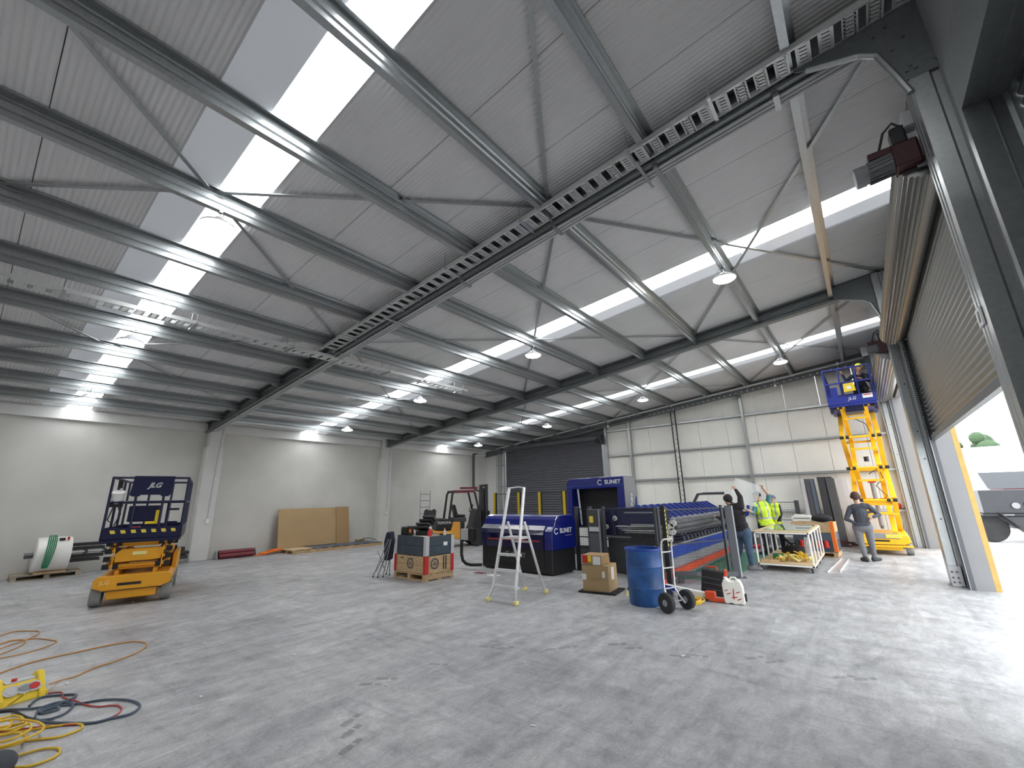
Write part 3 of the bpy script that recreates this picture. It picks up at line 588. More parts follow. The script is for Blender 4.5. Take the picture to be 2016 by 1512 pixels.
# ================================================================== ALONG THE CONCRETE WALL
def g(px, py, z=0): p = P3(px, py, 2, z); return (p.x, p.y, z)
def pallet(parent, x0, x1, y0, y1, z1, mat='timber_grey', along='y', n=6, part='pallet_board'):
    # deck boards across, three bearers, bottom boards
    h = z1; A = (x0, x1, y0, y1)
    if along == 'y':     # boards run along y
        w_ = (x1-x0)/n
        for k in range(n): MB().bx(x0+k*w_+.012, x0+(k+1)*w_-.012, y0, y1, h-.025, h).build(part, mat, parent)
        for yy in (y0+.06, (y0+y1)/2, y1-.06): MB().bx(x0, x1, yy-.05, yy+.05, .022, h-.025).build('bearer', mat, parent)
        for xx in (x0+.05, (x0+x1)/2, x1-.05): MB().bx(xx-.05, xx+.05, y0, y1, 0, .022).build('bottom_board', mat, parent)
    else:
        w_ = (y1-y0)/n
        for k in range(n): MB().bx(x0, x1, y0+k*w_+.012, y0+(k+1)*w_-.012, h-.025, h).build(part, mat, parent)
        for xx in (x0+.06, (x0+x1)/2, x1-.06): MB().bx(xx-.05, xx+.05, y0, y1, .022, h-.025).build('bearer', mat, parent)
        for yy in (y0+.05, (y0+y1)/2, y1-.05): MB().bx(x0, x1, yy-.05, yy+.05, 0, .022).build('bottom_board', mat, parent)
t = thing('pallet', 'weathered timber pallet under the white drum by wall', 'pallet', (-17.3, 1.68, 0)); pallet(t, -.38, .38, -.62, .66, .13, 'timber_grey', 'y', 5)
t = thing('drum_spindle', 'white cylindrical drum with black rails on timber pallet', 'machine part', (-17.15, 1.72, .13))
MB().lathe([(.0, -.34), (.40, -.34), (.43, -.32), (.435, -.3), (.435, .28), (.42, .32), (.0, .32)], (0, 0, .45), 'y', 40).build('drum', 'white_gloss', t, smooth=40)
MB().cyl((0, -.5, .45), (0, -.33, .45), .07, n=12).build('stub_shaft', 'dark_grey', t)
MB().bx(.2, .3, .05, .16, .80, .86).build('latch', 'black', t); MB().bx(.22, .3, .2, .24, .8, .88).build('tag', 'red', t)
for z in (.26, .36, .56, .66):
    for x in (-.12, .14): MB().bx(x-.03, x+.05, .3, 1.0-.06*(z < .3), z-.04, z+.03).build('rail', 'black', t)
MB().cyl((.16, .3, .47), (.16, 1.05, .47), .035, n=12).build('guide_rod', 'steel_bright', t, smooth=40)
for y in (.6, .98): MB().bx(-.1, .22, y, y+.06, .4, .52).build('rod_block', 'charcoal', t)
MB().bx(-.3, .3, -.28, .3, 0, .04).build('chock', 'timber', t)
t = thing('lifting_sling', 'green lifting sling hung over the white drum', 'sling', (-16.7, 1.62, .6))
for k in range(5):
    dy = .036*k-.07
    MB().tube([(-.25, dy*.8+.02, .46), (-.08, dy+.02, .40), (.02, dy+.015, .22), (.05+.004*k, dy*.9, 0), (.03, dy*.8-.02, -.22), (-.0, dy*.6-.03, -.32)], .014, 6).build('strand', 'green_sling', t)
t = thing('rail_stack', 'stacked black machine rails behind the folded lift', 'machine part', (-17.15, 4.1, 0))
for k, (x, z, y1) in enumerate(((-.2, .16, .58), (0, .16, .62), (.2, .16, .6), (-.1, .28, .62), (.12, .28, .64), (0, .40, .55))): MB().bx(x-.085, x+.085, -.7, y1, z, z+.1).build('rail', 'black', t, bevel=.008)
for y in (-.5, .35): MB().bx(-.32, .32, y-.05, y+.05, 0, .16).build('bearer', 'timber_grey', t)
MB().tube([(-.1, .05, .52), (.15, .06, .53), (.3, .05, .4), (.31, .06, .2)], .025, 6).build('green_strap', 'green_sling', t)
t = thing('roller_bundle', 'dark red roller bundle with steel end brackets on floor', 'roller', (-17.2, 6.2, 0))
for k, (x, z) in enumerate(((-.1, .09), (.06, .09), (-.02, .2))): MB().cyl((x, -.55, z), (x, .5, z), .075, n=14).build('roller', 'maroon', t, smooth=40)
for y in (-.63, .57): MB().prism([(-.22, 0), (.2, 0), (.12, .16), (-.02, .29), (-.12, .22)], 'y', y-.012, y+.012).build('end_bracket', 'mid_grey', t)
for y in (-.6, .56): MB().tube([(-.1, y, .09), (-.1, y*1.02, .09), (.06, y, .1), (-.02, y, .2)], .02, 6).build('axle_tie', 'steel_bright', t)
t = thing('lashing_chain', 'tangled bright orange lashing straps on the floor', 'strap', (-17.1, 7.22, 0))
for k in range(9):
    a0 = random.uniform(0, 6.28); pts = []
    for i in range(14):
        a = a0+i*.75; rr = .12+.06*math.sin(i*1.7+k); pts.append((rr*math.cos(a)*.8+random.uniform(-.05, .05), -.3+.07*k+rr*math.sin(a)*1.2, .025+.014*k+.012*math.sin(i*2.1)))
    MB().tube(pts, .02, 5).build('strap_loop', 'orange', t)
t = thing('sheet_pallet', 'long low timber pallet in front of the cardboard sheet', 'pallet', (-16.72, 9.5, 0))
for x in (-.45, 0, .45): MB().bx(x-.05, x+.05, -1.85, 1.85, 0, .1).build('bearer', 'timber', t)
for k in range(9): y = -1.85+k*.44; MB().bx(-.52, .52, y, y+.16, .1, .122).build('pallet_board', 'timber', t)
o = MB().bx(-.5, .5, -1.0, 1.8, 0, .008).build('steel_sheet', 'cable_blue', loc=(-16.72, 9.5, .124)); tag(o, 'blue grey steel sheet lying on the long pallet', 'sheet')
o = MB().bx(-.5, .4, -.4, .4, 0, .014).build('plywood_sheet', 'timber_pale', loc=(-16.75, 8.05, .124)); tag(o, 'pale plywood offcut lying at the pallet end', 'sheet')
for k, (y, x) in enumerate(((10.75, -17.15), (10.98, -17.12))):
    o = MB().bx(-.05, .05, -.09, .09, 0, .09).build('timber_block', 'card_dark', loc=(x, y, .133), bevel=.006); tag(o, ['brown timber block beside the cardboard sheet', 'brown timber block farther from the cardboard sheet'][k], 'block')
o = MB().tube([(.1, -.5, .02), (0, -.25, .12), (0, .05, .12), (.05, .35, .03)], .014, 6).build('hose_offcut', 'cable_black', loc=(-17.1, 11.25, .12)); tag(o, 'short bent black hose lying on the long pallet', 'hose')
def leaning(name, label, cat, mat, y0, y1, h, xb, xt, zb, th=.012):
    o = MB().add([(xb, y0, zb), (xb, y1, zb), (xt, y1, zb+h), (xt, y0, zb+h), (xb-th, y0, zb), (xb-th, y1, zb), (xt-th, y1, zb+h), (xt-th, y0, zb+h)], [(0,1,2,3), (7,6,5,4), (0,4,5,1), (1,5,6,2), (2,6,7,3), (3,7,4,0)])
    c = Vector((xb, (y0+y1)/2, zb)); o.v = [tuple(Vector(v)-c) for v in o.v]
    return tag(o.build(name, mat, loc=c), label, cat)
leaning('cardboard_sheet', 'large brown cardboard sheet leaning on the concrete wall', 'cardboard', 'card', 7.55, 9.95, 1.40, -17.24, -17.5, .15, .03)
leaning('cardboard_sheet', 'narrower brown cardboard piece overlapping the large sheet', 'cardboard', 'card_dark', 9.85, 10.42, 1.44, -17.20, -17.46, .133)
leaning('cardboard_sheet', 'pinkish board edge showing behind the narrower cardboard piece', 'cardboard', 'timber_pale', 10.2, 10.52, 1.0, -17.42, -17.6, .0)
# ================================================================== CRATE, CHAIR, FORKLIFT
t = thing('pallet_crate', 'wooden pallet collar crate with dark blue upper tier', 'crate', (-8.58, 7.2, 0), R(-2))
pallet(t, -.6, .6, -.42, .42, .145, 'timber', 'x', 5)
def tier(z0, z1, mt, cm, nm):
    for x0, x1, y0, y1 in ((-.59, .59, -.41, -.385), (-.59, .59, .385, .41), (-.59, -.565, -.385, .385), (.565, .59, -.385, .385)):
        for k in range(2):
            za = z0+(z1-z0)*k/2; MB().bx(x0, x1, y0, y1, za+.003, z0+(z1-z0)*(k+1)/2-.003).build(nm, mt, t)
    for sx in (-1, 1):
        for sy in (-1, 1): MB().bx(sx*.6-.004, sx*.6+.004, sy*.418-.09*(sy > 0), sy*.418+.09*(sy < 0), z0, z1).bx(sx*.602-.09*(sx > 0), sx*.602+.09*(sx < 0), sy*.416-.004, sy*.416+.004, z0, z1).build('corner_hinge', cm, t)
tier(.15, .52, 'timber', 'red', 'collar_board'); tier(.53, .95, 'crate_blue', 'light_grey', 'collar_board')
for x, y, rot in ((.13, -.414, (R(90), 0, 0)), (.594, -.15, (R(90), 0, R(90)))):
    o = MB().lathe([(.085, 0), (.12, 0), (.12, .003), (.085, .003), (.085, 0)], n=24).bx(-.05, .05, -.012, .012, 0, .003).bx(-.04, .04, .03, .045, 0, .003).bx(-.04, .04, -.045, -.03, 0, .003).build('stencil_mark', 'dark_grey', t, loc=(x-.1 if rot[2] == 0 else x, y, .35), rz=rot)
for x in (.06, -.3): MB().bx(x-.05, x+.05, -.415, -.41, .44, .465).build('hand_slot', 'black', t)
for y in (.1, .17): MB().bx(.592, .596, y, y+.03, .2, .5).build('gap_slot', 'black', t)
MB().bx(.592, .597, .1, .22, .72, .80).build('crate_label', 'paper', t)
MB().bx(-.57, .57, -.39, .39, .92, .935).build('crate_lid', 'timber_grey', t)
zc = .937
t = thing('tool_case', 'open black plastic tool case on the crate', 'tool case', (-8.62, 7.22, zc), R(20))
MB().bx(-.17, .17, -.12, .12, 0, .1).build('base', 'black', t, bevel=.015)
for k in range(4): MB().box((-.05+.055*k, -.06+.03*k, .16+.075*k), (.40-.03*k, .2, .05), M=Matrix.Rotation(R(-24-4*k), 3, 'X')).build('tray', 'charcoal' if k % 2 else 'black', t, bevel=.012)
MB().box((.04, .16, .40), (.34, .05, .36), M=Matrix.Rotation(R(-14), 3, 'X')).build('lid', 'black', t, bevel=.02)
for x in (-.07, .14): MB().bx(x-.02, x+.02, .18, .24, .54, .6).build('latch', 'black', t)
def small(nm, label, cat, mb, mat, loc, rz=0, bevel=.006): return tag(mb.build(nm, mat, loc=loc, rz=rz, bevel=bevel), label, cat)
t = thing('tool_box', 'squat black tool box at the crate edge by folded chair', 'tool box', (-9.0, 7.0, zc))
MB().bx(-.12, .13, -.1, .1, 0, .17).build('body', 'black', t, bevel=.015); MB().bx(-.12, .13, -.1, .1, .175, .2).build('lid', 'charcoal', t, bevel=.01); MB().tube([(-.06, 0, .2), (-.06, 0, .26), (.06, 0, .26), (.06, 0, .2)], .012, 6).build('handle', 'light_grey', t)
t = thing('drill_battery', 'orange and black cordless drill on the crate', 'drill', (-8.78, 6.92, zc)); MB().bx(-.03, .04, -.03, .03, 0, .07).build('battery', 'black', t, bevel=.006); MB().bx(-.025, .025, -.025, .025, .07, .16).build('grip', 'orange', t, bevel=.01); MB().cyl((-.08, 0, .19), (.08, 0, .19), .035, n=12).build('body', 'black', t)
t = thing('bottle', 'red and white spray bottle on the crate', 'bottle', (-8.16, 7.0, zc)); MB().lathe([(0, 0), (.05, 0), (.052, .1), (.03, .15), (.018, .17)], n=14).build('body', 'red', t, smooth=40); MB().bx(-.015, .05, -.015, .015, .17, .22).build('trigger', 'white', t, bevel=.005)
t = thing('bottle', 'small clear glue bottle on the crate', 'bottle', (-8.03, 7.35, zc)); MB().lathe([(0, 0), (.035, 0), (.035, .1), (.012, .14)], n=12).build('body', 'light_grey', t, smooth=40); MB().cyl((0, 0, .14), (0, 0, .17), .012, n=8).build('cap', 'orange', t)
small('paper_sheet', 'white paper sheet on the crate front corner', 'paper', MB().bx(-.15, .15, -.1, .1, 0, .004), 'paper', (-8.22, 6.92, zc), R(10), 0)
t = thing('tool_tray', 'black tray of hand tools on the crate', 'tray', (-8.12, 7.5, zc)); MB().bx(-.13, .13, -.12, .12, 0, .02).build('base', 'black', t); 
for k in range(4): MB().cyl((-.1+.06*k, -.1, .035), (-.08+.06*k, .1, .035), .012, n=6).build('hand_tool', ('red', 'orange', 'mid_grey', 'yellow')[k], t)
t = thing('folding_chair', 'folded blue camp chair leaning on the crate', 'chair', (-9.42, 6.78, 0), R(35))
MB().prism([(-.05, .38), (.07, .36), (.11, .8), (.07, 1.02), (-.02, 1.02), (-.07, .8)], 'y', -.17, .17).build('seat_cloth', 'navy_cloth', t, bevel=.03)
for k, (x0, y0, x1, y1) in enumerate(((-.28, -.18, .06, -.2), (-.16, -.2, .1, -.16), (-.05, -.14, .12, -.2), (-.28, .16, .06, .2), (-.1, .2, .1, .14), (.02, .1, -.02, .2))):
    lg = MB().tube([(x0, y0, .02), (x1, y1, .86)], .013, 6).build('leg', 'mid_grey', t); MB().cyl((x0, y0, 0), (x0*.99, y0, .03), .018, n=8).build('foot', 'black', lg)
for z0, z1 in ((.15, .6), (.6, .15)): MB().tube([(-.2, -.19, z0), (.02, -.2, z1)], .01, 6).build('cross_strut', 'mid_grey', t)
# forklift (x forward, z up)
t = thing('forklift', 'orange and black counterbalance forklift by the end shutter', 'forklift', (-12.95, 12.75, 0), R(60))
cw = MB().prism([(-1.12, .42), (-1.14, .62), (-.55, .60), (-.45, .92), (-.2, .92), (-.1, .62), (.25, .60), (.3, .30), (-.3, .28), (-.6, .36)], 'y', -.54, .54).build('body', 'forklift_orange', t, bevel=.04)
MB().prism([(-1.13, .64), (-1.1, .98), (-.98, 1.06), (-.6, 1.04), (-.48, .9), (-.56, .62)], 'y', -.53, .53).build('counterweight', 'black', t, bevel=.05)
text('TOYOTA', 'lettering', 'white', t, .13, (-.82, -.55, .9), (R(90), 0, 0), .003, bold=.002)
MB().bx(-.45, .1, -.42, .42, .9, 1.08).build('hood', 'charcoal', t, bevel=.04); MB().prism([(-.3, 1.08), (.12, 1.08), (.1, 1.18), (-.2, 1.2), (-.3, 1.55), (-.4, 1.58)], 'y', -.24, .24).build('seat', 'black', t, bevel=.04)
MB().prism([(.25, .5), (.7, .5), (.7, 1.35), (.62, 1.4), (.5, 1.3), (.4, .8)], 'y', -.5, .5).build('cowl', 'black', t, bevel=.03)
MB().tube([(.4+.14*math.cos(a)*.5, .16*math.sin(a), 1.42+.14*math.cos(a)) for a in [6.283*k/16 for k in range(16)]], .015, 6, True).build('steering_wheel', 'black', t)
for y in (-.48, .48): MB().tube([(-.62, y, 1.0), (-.5, y, 1.98), (-.42, y, 2.08)], .045, 8).build('guard_post', 'black', t); MB().tube([(.6, y, 1.3), (.42, y, 2.02), (.35, y, 2.08)], .04, 8).build('guard_post', 'black', t)
for k in range(6): MB().bx(-.45+.15*k, -.40+.15*k, -.48, .48, 2.06, 2.11).build('guard_bar', 'black', t)
for y in (-.48, .48): MB().bx(-.48, .42, y-.04, y+.04, 2.03, 2.12).build('guard_rail', 'maroon' if y < 0 else 'black', t)
MB().bx(-.2, .5, -.6, -.5, 2.16, 2.24).build('light_bar', 'maroon', t)
for y in (-.36, .36):
    MB().bx(.88, 1.0, y-.06, y+.06, .1, 2.35).build('mast_rail', 'black', t); MB().cyl((.86, y*.6, .3), (.86, y*.6, 2.2), .05, n=10).build('lift_cylinder', 'charcoal', t)
for z in (.4, 1.3, 2.3): MB().bx(.88, .98, -.36, .36, z-.05, z+.05).build('mast_cross', 'black', t)
MB().bx(1.0, 1.06, -.5, .5, .2, .75).bx(1.0, 1.05, -.5, .5, .9, 1.3).build('carriage', 'black', t)
for y in (-.25, .25): MB().bx(1.06, 1.1, y-.06, y+.06, .05, .7).bx(1.06, 2.0, y-.06, y+.06, .04, .08).build('fork', 'dark_grey', t)
MB().bx(.9, .93, -.3, -.24, 1.7, 2.0).build('mast_label', 'light_grey', t)
for y in (-.46, .46):
    for x, r in ((-.72, .25), (.52, .32)):
        w_ = MB().lathe([(r*.5, -.1), (r*.95, -.1), (r, -.07), (r, .07), (r*.95, .1), (r*.5, .1)], (x, y, r), 'y', 24).build('wheel', 'rubber', t, smooth=40); MB().lathe([(0, -.08), (r*.52, -.06), (r*.52, .06), (0, .08)], (x, y, r), 'y', 16).build('hub', 'mid_grey', w_)
t = thing('ladder', 'grey aluminium ladder propped behind the forklift', 'ladder', (-14.75, 12.35, 0), R(50))
for x in (-.2, .2): MB().beam((x, -.2, 0), (x, .3, 2.15), .03, .06).build('stile', 'mid_grey', t)
for k in range(8): f_ = (k+.5)/8; MB().cyl((-.2, -.2+.5*f_, 2.15*f_), (.2, -.2+.5*f_, 2.15*f_), .016, n=8).build('rung', 'mid_grey', t)
# platform step ladder
t = thing('step_ladder', 'white aluminium platform step ladder with yellow feet', 'ladder', (-5.3, 6.72, 0), R(3))
# stiles (front: leaning back), handrail up to 1.96
for s_, xb, xt in ((-1, -.33, -.20), (1, .28, .155)):
    MB().tube([(xb, -.50, .03), (xb*.82, -.42, .22)], .022, 6).build('foot_tube', 'alu', t)
    MB().beam((xb*.82, -.43, .2), (xt, .02, 1.96), .03, .065, (0, 1, 0)).build('stile', 'alu', t, bevel=.004); MB().bx(xb-.035, xb+.035, -.55, -.45, 0, .06).build('foot', 'pale_yellow', t, bevel=.01)
    MB().beam((xb*.8, .56, .03), (xb*.72, .42, .3), .025, .045).build('foot_tube', 'alu', t); MB().beam((xb*.72, .43, .28), (xt*1.1, -.02, 1.32), .028, .045, (0, 1, 0)).build('rear_leg', 'alu', t); MB().bx(xb*.8-.03, xb*.8+.03, .52, .62, 0, .06).build('foot', 'pale_yellow', t, bevel=.01)
for z in (.24, .5, .76): f_ = (z-.2)/1.76; y = -.43+.45*f_; hw = .26-.1*f_; MB().bx(-hw-.02, hw, y-.03, y+.07, z-.02, z+.02).build('step', 'alu', t, bevel=.004)
MB().bx(-.23, .19, -.21, .12, 1.02, 1.06).build('platform', 'light_grey', t, bevel=.006); MB().box((.04, -.02, 1.065), (.12, .07, .004)).build('platform_label', 'pale_yellow', t)
MB().tube([(-.20, .02, 1.95), (-.02, .06, 1.97), (.155, .02, 1.95)], .015, 8).build('top_rail', 'alu', t); MB().beam((-.22, .44, .3), (.2, .44, .3), .02, .05).build('rear_brace', 'alu', t)
MB().beam((-.21, .15, .95), (.17, .15, .95), .02, .03).build('rear_brace', 'alu', t)
# ================================================================== TUBE CUTTING MACHINE
def logo(parent, s_, size, loc, rot, mat, sub=True):
    text(s_, 'lettering', mat, parent, size, loc, rot, .002, bold=size*.02, space=1.05)
    Mr = Matrix.Rotation(rot[2], 3, 'Z') @ Matrix.Rotation(rot[1], 3, 'Y') @ Matrix.Rotation(rot[0], 3, 'X')
    off = Mr @ Vector((-size*2.55, 0, 0))
    pts = [Vector((.42*size*math.cos(a), .42*size*math.sin(a), 0)) for a in [R(40)+R(290)*k/14 for k in range(15)]]
    MB().tube([Mr@(p+Vector((0, 0, .002)))+off for p in pts], size*.07, 5).build('emblem', mat, parent, loc=loc)
t = thing('laser_cabinet', 'low blue and black cabinet with red light strip', 'machine', (-7.16, 8.86, 0), R(-5))
MB().bx(-1.2, 1.2, .06, .98, .03, .56).build('lower_body', 'black', t, bevel=.02)
for x in (-1.1, 1.1):
    for y in (.15, .88): MB().cyl((x, y, 0), (x, y, .05), .05, n=10).build('foot', 'rubber', t)
hd = [(.03, .56), (.03, .84), (.05, .98), (.14, 1.08), (.2, 1.24), (.28, 1.31), (.42, 1.34), (.86, 1.34), (.95, 1.28), (1.0, 1.16), (1.0, .56)]
MB().prism(hd, 'x', -1.24, 1.24).build('hood', 'mach_blue', t, bevel=.015)
MB().prism([(.0, .56), (.0, .9), (.03, 1.0), (.125, 1.1), (.155, 1.1), (.06, .98), (.035, .9), (.035, .56)], 'x', -1.2, 1.0).build('front_window', 'mach_deep', t)
MB().bx(-1.16, .96, .04, .1, .2, .56).build('front_panel', 'black', t, bevel=.01); MB().bx(-.9, .88, -.006, .004, .74, .765).build('light_strip', 'red', t)
MB().bx(-1.2, 1.0, .02, .05, .995, 1.003).build('trim_line', 'mid_grey', t)
logo(t, 'SLINET', .15, (.15, .034, .40), (R(90), 0, 0), 'mid_grey'); logo(t, 'SLINET', .15, (1.243, .58, .98), (R(90), 0, R(90)), 'white')
MB().bx(1.242, 1.244, .55, .82, .86, .875).build('logo_line', 'mid_grey', t)
for x in (.72, .77): MB().cyl((x, .0, 1.0), (x, -.01, 1.0), .012, n=8).build('screw', 'light_grey', t)
t = thing('control_pendant', 'grey control screen on a curved black stand', 'control panel', (-8.5, 8.55, 0), R(-5))
MB().bx(-.16, .12, -.06, .04, .72, 1.0).build('screen_box', 'light_grey', t, bevel=.012); MB().bx(-.2, -.16, -.04, .08, .66, 1.18).build('side_plate', 'black', t)
MB().bx(.12, .3, -.04, .1, .7, 1.02).build('back_box', 'black', t, bevel=.01)
MB().tube([(-.18, 0, .7), (-.18, 0, .35), (-.15, .02, .2), (-.06, .06, .12), (.1, .1, .1), (.3, .3, .1)], .04, 10).build('curved_tube', 'black', t, smooth=50)
for k in range(3):
    a = [(-.05, .3), (.0, .55), (.1, .2)][k]; x, y = g(*[(945, 1128), (972, 1133), (955, 1147)][k])[:2]
    o = MB().bx(-.16, .16, -.09, .09, 0, .006).build('paper_sheet', ['maroon', 'paper', 'mid_grey'][k], loc=(x, y, 0), rz=a[0]*3); tag(o, ['dark red mat on the floor before the cabinet', 'white paper on the floor before the cabinet', 'dark folder lying on the floor left of the step ladder'][k], 'paper')
# tall housing
t = thing('cutting_housing', 'tall blue laser cutting housing with dark opening', 'machine', (-6.74, 12.5, 0))
fr = [(-1.02, .6), (-1.02, 2.2), (-.9, 2.34), (1.02, 2.36), (1.02, .6), (.78, .6), (.78, 2.02), (-.82, 2.0), (-.82, .6)]
MB().prism(fr, 'y', 0, .82).build('shell', 'mach_blue', t, bevel=.03); MB().bx(-.85, .8, .5, .8, .6, 2.05).build('inner_cavity', 'black', t)
MB().bx(-1.0, 1.0, .1, .8, .0, .28).build('plinth', 'charcoal', t); MB().bx(-1.0, 1.0, .02, .8, .28, .8).build('white_base', 'white', t, bevel=.01)
MB().prism([(.0, .8), (.0, 2.34), (.82, 2.34), (.82, 1.9), (.45, .8)], 'x', 1.022, 1.04).build('side_panel', 'mid_grey', t)
MB().prism([(.5, .8), (.82, 1.75), (.82, .8)], 'x', 1.022, 1.045).build('side_wedge', 'mid_blue', t)
logo(t, 'SLINET', .17, (.66, -.012, 2.19), (R(90), 0, 0), 'white'); text('SLINET', 'lettering', 'white', t, .2, (1.05, .42, 1.55), (R(90), R(-78), R(90)), .002, bold=.004)
MB().cyl((-.55, .08, .9), (-.62, .06, 2.0), .03, n=10).build('gas_strut', 'light_grey', t); MB().bx(-1.02, 1.02, -.008, 0, 2.08, 2.10).build('trim_line', 'mid_blue', t)
# machine body end
t = thing('tube_machine', 'deep blue tube cutting machine bed behind the mesh fence', 'machine', (-4.4, 9.95, 0))
MB().prism([(-.72, .84), (-.72, 1.44), (-.66, 1.48), (.74, 1.49), (.78, 1.45), (.78, .84)], 'y', 0, .28).build('bed_end_cover', 'mach_deep', t, bevel=.02); MB().bx(-.71, -.3, .28, 2.5, .84, 1.46).build('bed_cover', 'mach_deep', t, bevel=.02)
MB().bx(-.70, .70, .04, .28, .03, .80).build('base_cabinet', 'charcoal', t, bevel=.015); MB().bx(-.70, -.3, .28, 2.5, .03, .82).build('bed_base', 'charcoal', t, bevel=.015); MB().bx(-.72, .78, -.01, 0, .80, .84).build('trim_line', 'mid_grey', t)
lv = MB().bx(.1, .6, .03, .04, .12, .13).mesh('louvre', 'dark_grey')
for k in range(7): put('louvre', lv, t, (-.1, 0, .08*k))
for x, z in ((-.45, 1.24), (-.69, 1.04)):
    k_ = MB().lathe([(0, -.03), (.045, -.03), (.06, -.015), (.06, .0), (0, .0)], (x, 0, z), 'y', 20).build('knob', 'light_grey', t, smooth=40); MB().cyl((x, -.03, z), (x, -.036, z), .028, n=12).build('knob_inset', 'mid_grey', k_)
MB().bx(-.2, .5, -.006, 0, 1.36, 1.39).build('slot_label', 'mid_grey', t)
for k in range(4): MB().bx(.0-.12*k, .85, -.5+.1*k, -.02, .96+.035*k, .975+.035*k).build('infeed_bar', 'light_grey' if k % 2 else 'mid_grey', t)
MB().box((.35, -.3, 1.12), (.5, .12, .03), rz=.15).build('infeed_plate', 'mid_grey', t); MB().bx(.1, .8, -.4, 0, .84, .95).build('infeed_frame', 'black', t)
MB().bx(.45, .56, -.02, -.005, .52, .66).build('rating_plate', 'light_grey', t)
t = thing('tube_loader', 'blue tube loader with rows of sloping support arms', 'machine', (-3.9, 9.95, 0))
Ln = 6.6
MB().prism([(-.75, 1.0), (-.75, 1.46), (-.62, 1.5), (-.1, 1.16), (-.14, 1.1), (-.5, 1.0)], 'y', .32, Ln).build('rear_cover', 'mach_deep', t)
ar = MB().prism([(-.62, 1.52), (-.5, 1.54), (.12, 1.16), (.22, 1.06), (.16, 1.02), (.02, 1.1)], 'y', -.03, .03).mesh('support_arm', 'arm_blue'); ar2 = MB().prism([(-.06, 1.14), (.24, 1.26), (.32, 1.2), (.2, 1.06), (.14, .94), (.0, 1.02)], 'y', -.025, .025).mesh('arm_tooth', 'light_grey')
ch_ = MB().prism([(.28, .98), (.36, .9), (.5, .86), (.52, .76), (.3, .72), (.2, .84)], 'y', -.07, .07).mesh('chain_block', 'navy'); ch2 = MB().prism([(.2, .86), (.4, 1.02), (.48, .95), (.34, .78)], 'y', -.03, .03).mesh('chain_tooth', 'mid_grey')
for k in range(14):
    y = .42+k*.45
    a_ = put('support_arm', ar, t, (0, y, 0)); put('arm_tooth', ar2, t, (0, y+.12, 0))
for k in range(22): y = .42+k*.28; put('chain_block', ch_, t, (0, y, 0)); put('chain_tooth', ch2, t, (0, y+.12, 0))
MB().bx(.02, .1, .32, Ln, 1.07, 1.12).build('arm_rail', 'light_grey', t); MB().bx(.1, .3, .32, Ln, .70, .78).build('chain_bed', 'black', t)
MB().bx(.32, .42, -.25, Ln, .44, .68).build('side_beam', 'mid_blue', t, bevel=.01); MB().bx(.31, .43, -.25, Ln, .69, .71).build('beam_cap', 'light_grey', t)
MB().bx(.3, .38, -.2, Ln, .0, .44).build('side_skirt', 'mid_grey', t); MB().bx(-.6, .2, .32, Ln, 0, .7).build('inner_frame', 'charcoal', t)
MB().bx(.40, .48, -.75, Ln-1.2, .10, .23).build('floor_rail', 'red_orange', t, bevel=.008)
MB().bx(-.9, .3, Ln, Ln+.2, .2, 1.3).build('end_frame', 'navy', t)
MB().tube([(.35, Ln-.3, .9), (.55, Ln-.3, 1.0), (.72, Ln-.3, 1.1), (.76, Ln-.3, 1.3), (.78, Ln-.3, 1.38)], .045, 10).build('blue_handle', 'mid_blue', t, smooth=50)
MB().tube([(-.5, 4.6, 1.4), (-.28, 4.6, 1.76), (-.1, 4.6, 1.78), (.5, 4.6, 1.78)], .05, 4).build('guard_loop', 'dark_grey', t)
t = thing('tube_bundle', 'bundle of wrapped metal tubes lying along the loader', 'tubes', (-3.42, 9.6, 1.0))
for k, (x, z) in enumerate(((-.07, .0), (.05, .0), (-.12, .09), (0, .09), (.1, .09), (-.05, .17), (.06, .17))): MB().cyl((x, 0, z), (x, 5.0, z), .055, n=12).build('tube', 'dark_grey', t, smooth=40)
for k, (x, z) in enumerate(((-.07, .0), (.05, .0), (-.1, .1), (.02, .1), (.08, .17))): MB().cyl((x, -.03, z), (x, .02, z), .07, n=10).build('end_cap', 'paper', t)
MB().box((0, -.02, -.14), (.1, .03, .12), rz=.3).build('torn_wrap', 'paper', t)
o = MB().bx(-.55, .75, 0, 5.4, 0, .006).build('floor_tint_sheet', 'green_tint', loc=(-3.3, 10.1, 0)); tag(o, 'thin green tint sheet on the floor behind the mesh fence', 'mat')  # thin green sheet put in for a greenish tint on the floor
# mesh fence
def fence_panel(label, a, b_, z0=.12, z1=1.46, pitch=.055, mat='black', posts=True, wire=.0035, pw=.05, pm_='charcoal'):
    a = Vector(a); b_ = Vector(b_); d = b_-a; L = d.length; rz = math.atan2(d.y, d.x)
    t = thing('mesh_fence', label, 'fence', (a.x, a.y, 0), rz)
    m = MB(); n = int(L/pitch)
    for k in range(n+1): x = L*k/n; m.bx(x-wire/2, x+wire/2, -wire/2, wire/2, z0, z1)
    n = int((z1-z0)/pitch)
    for k in range(n+1): z = z0+(z1-z0)*k/n; m.bx(0, L, -wire/2-.003, wire/2-.003, z-wire/2, z+wire/2)
    m.build('mesh_wires', mat, t)['kind'] = 'stuff'
    for z in (z0, z1, (z0+z1)/2): MB().bx(0, L, -.01, .01, z-.012, z+.012).build('rail', mat, t)
    if posts:
        for x in (0, L): p_ = MB().bx(x-pw/2, x+pw/2, -pw/2, pw/2, 0.01, z1+.06).build('post', pm_, t); MB().bx(x-.07, x+.07, -.07, .07, 0, .012).build('base_plate', pm_, p_)
    return t
fence_panel('dark wire mesh fence across the machine bed end', (-4.98, 9.62, 0), (-3.48, 8.98, 0), pw=.06)
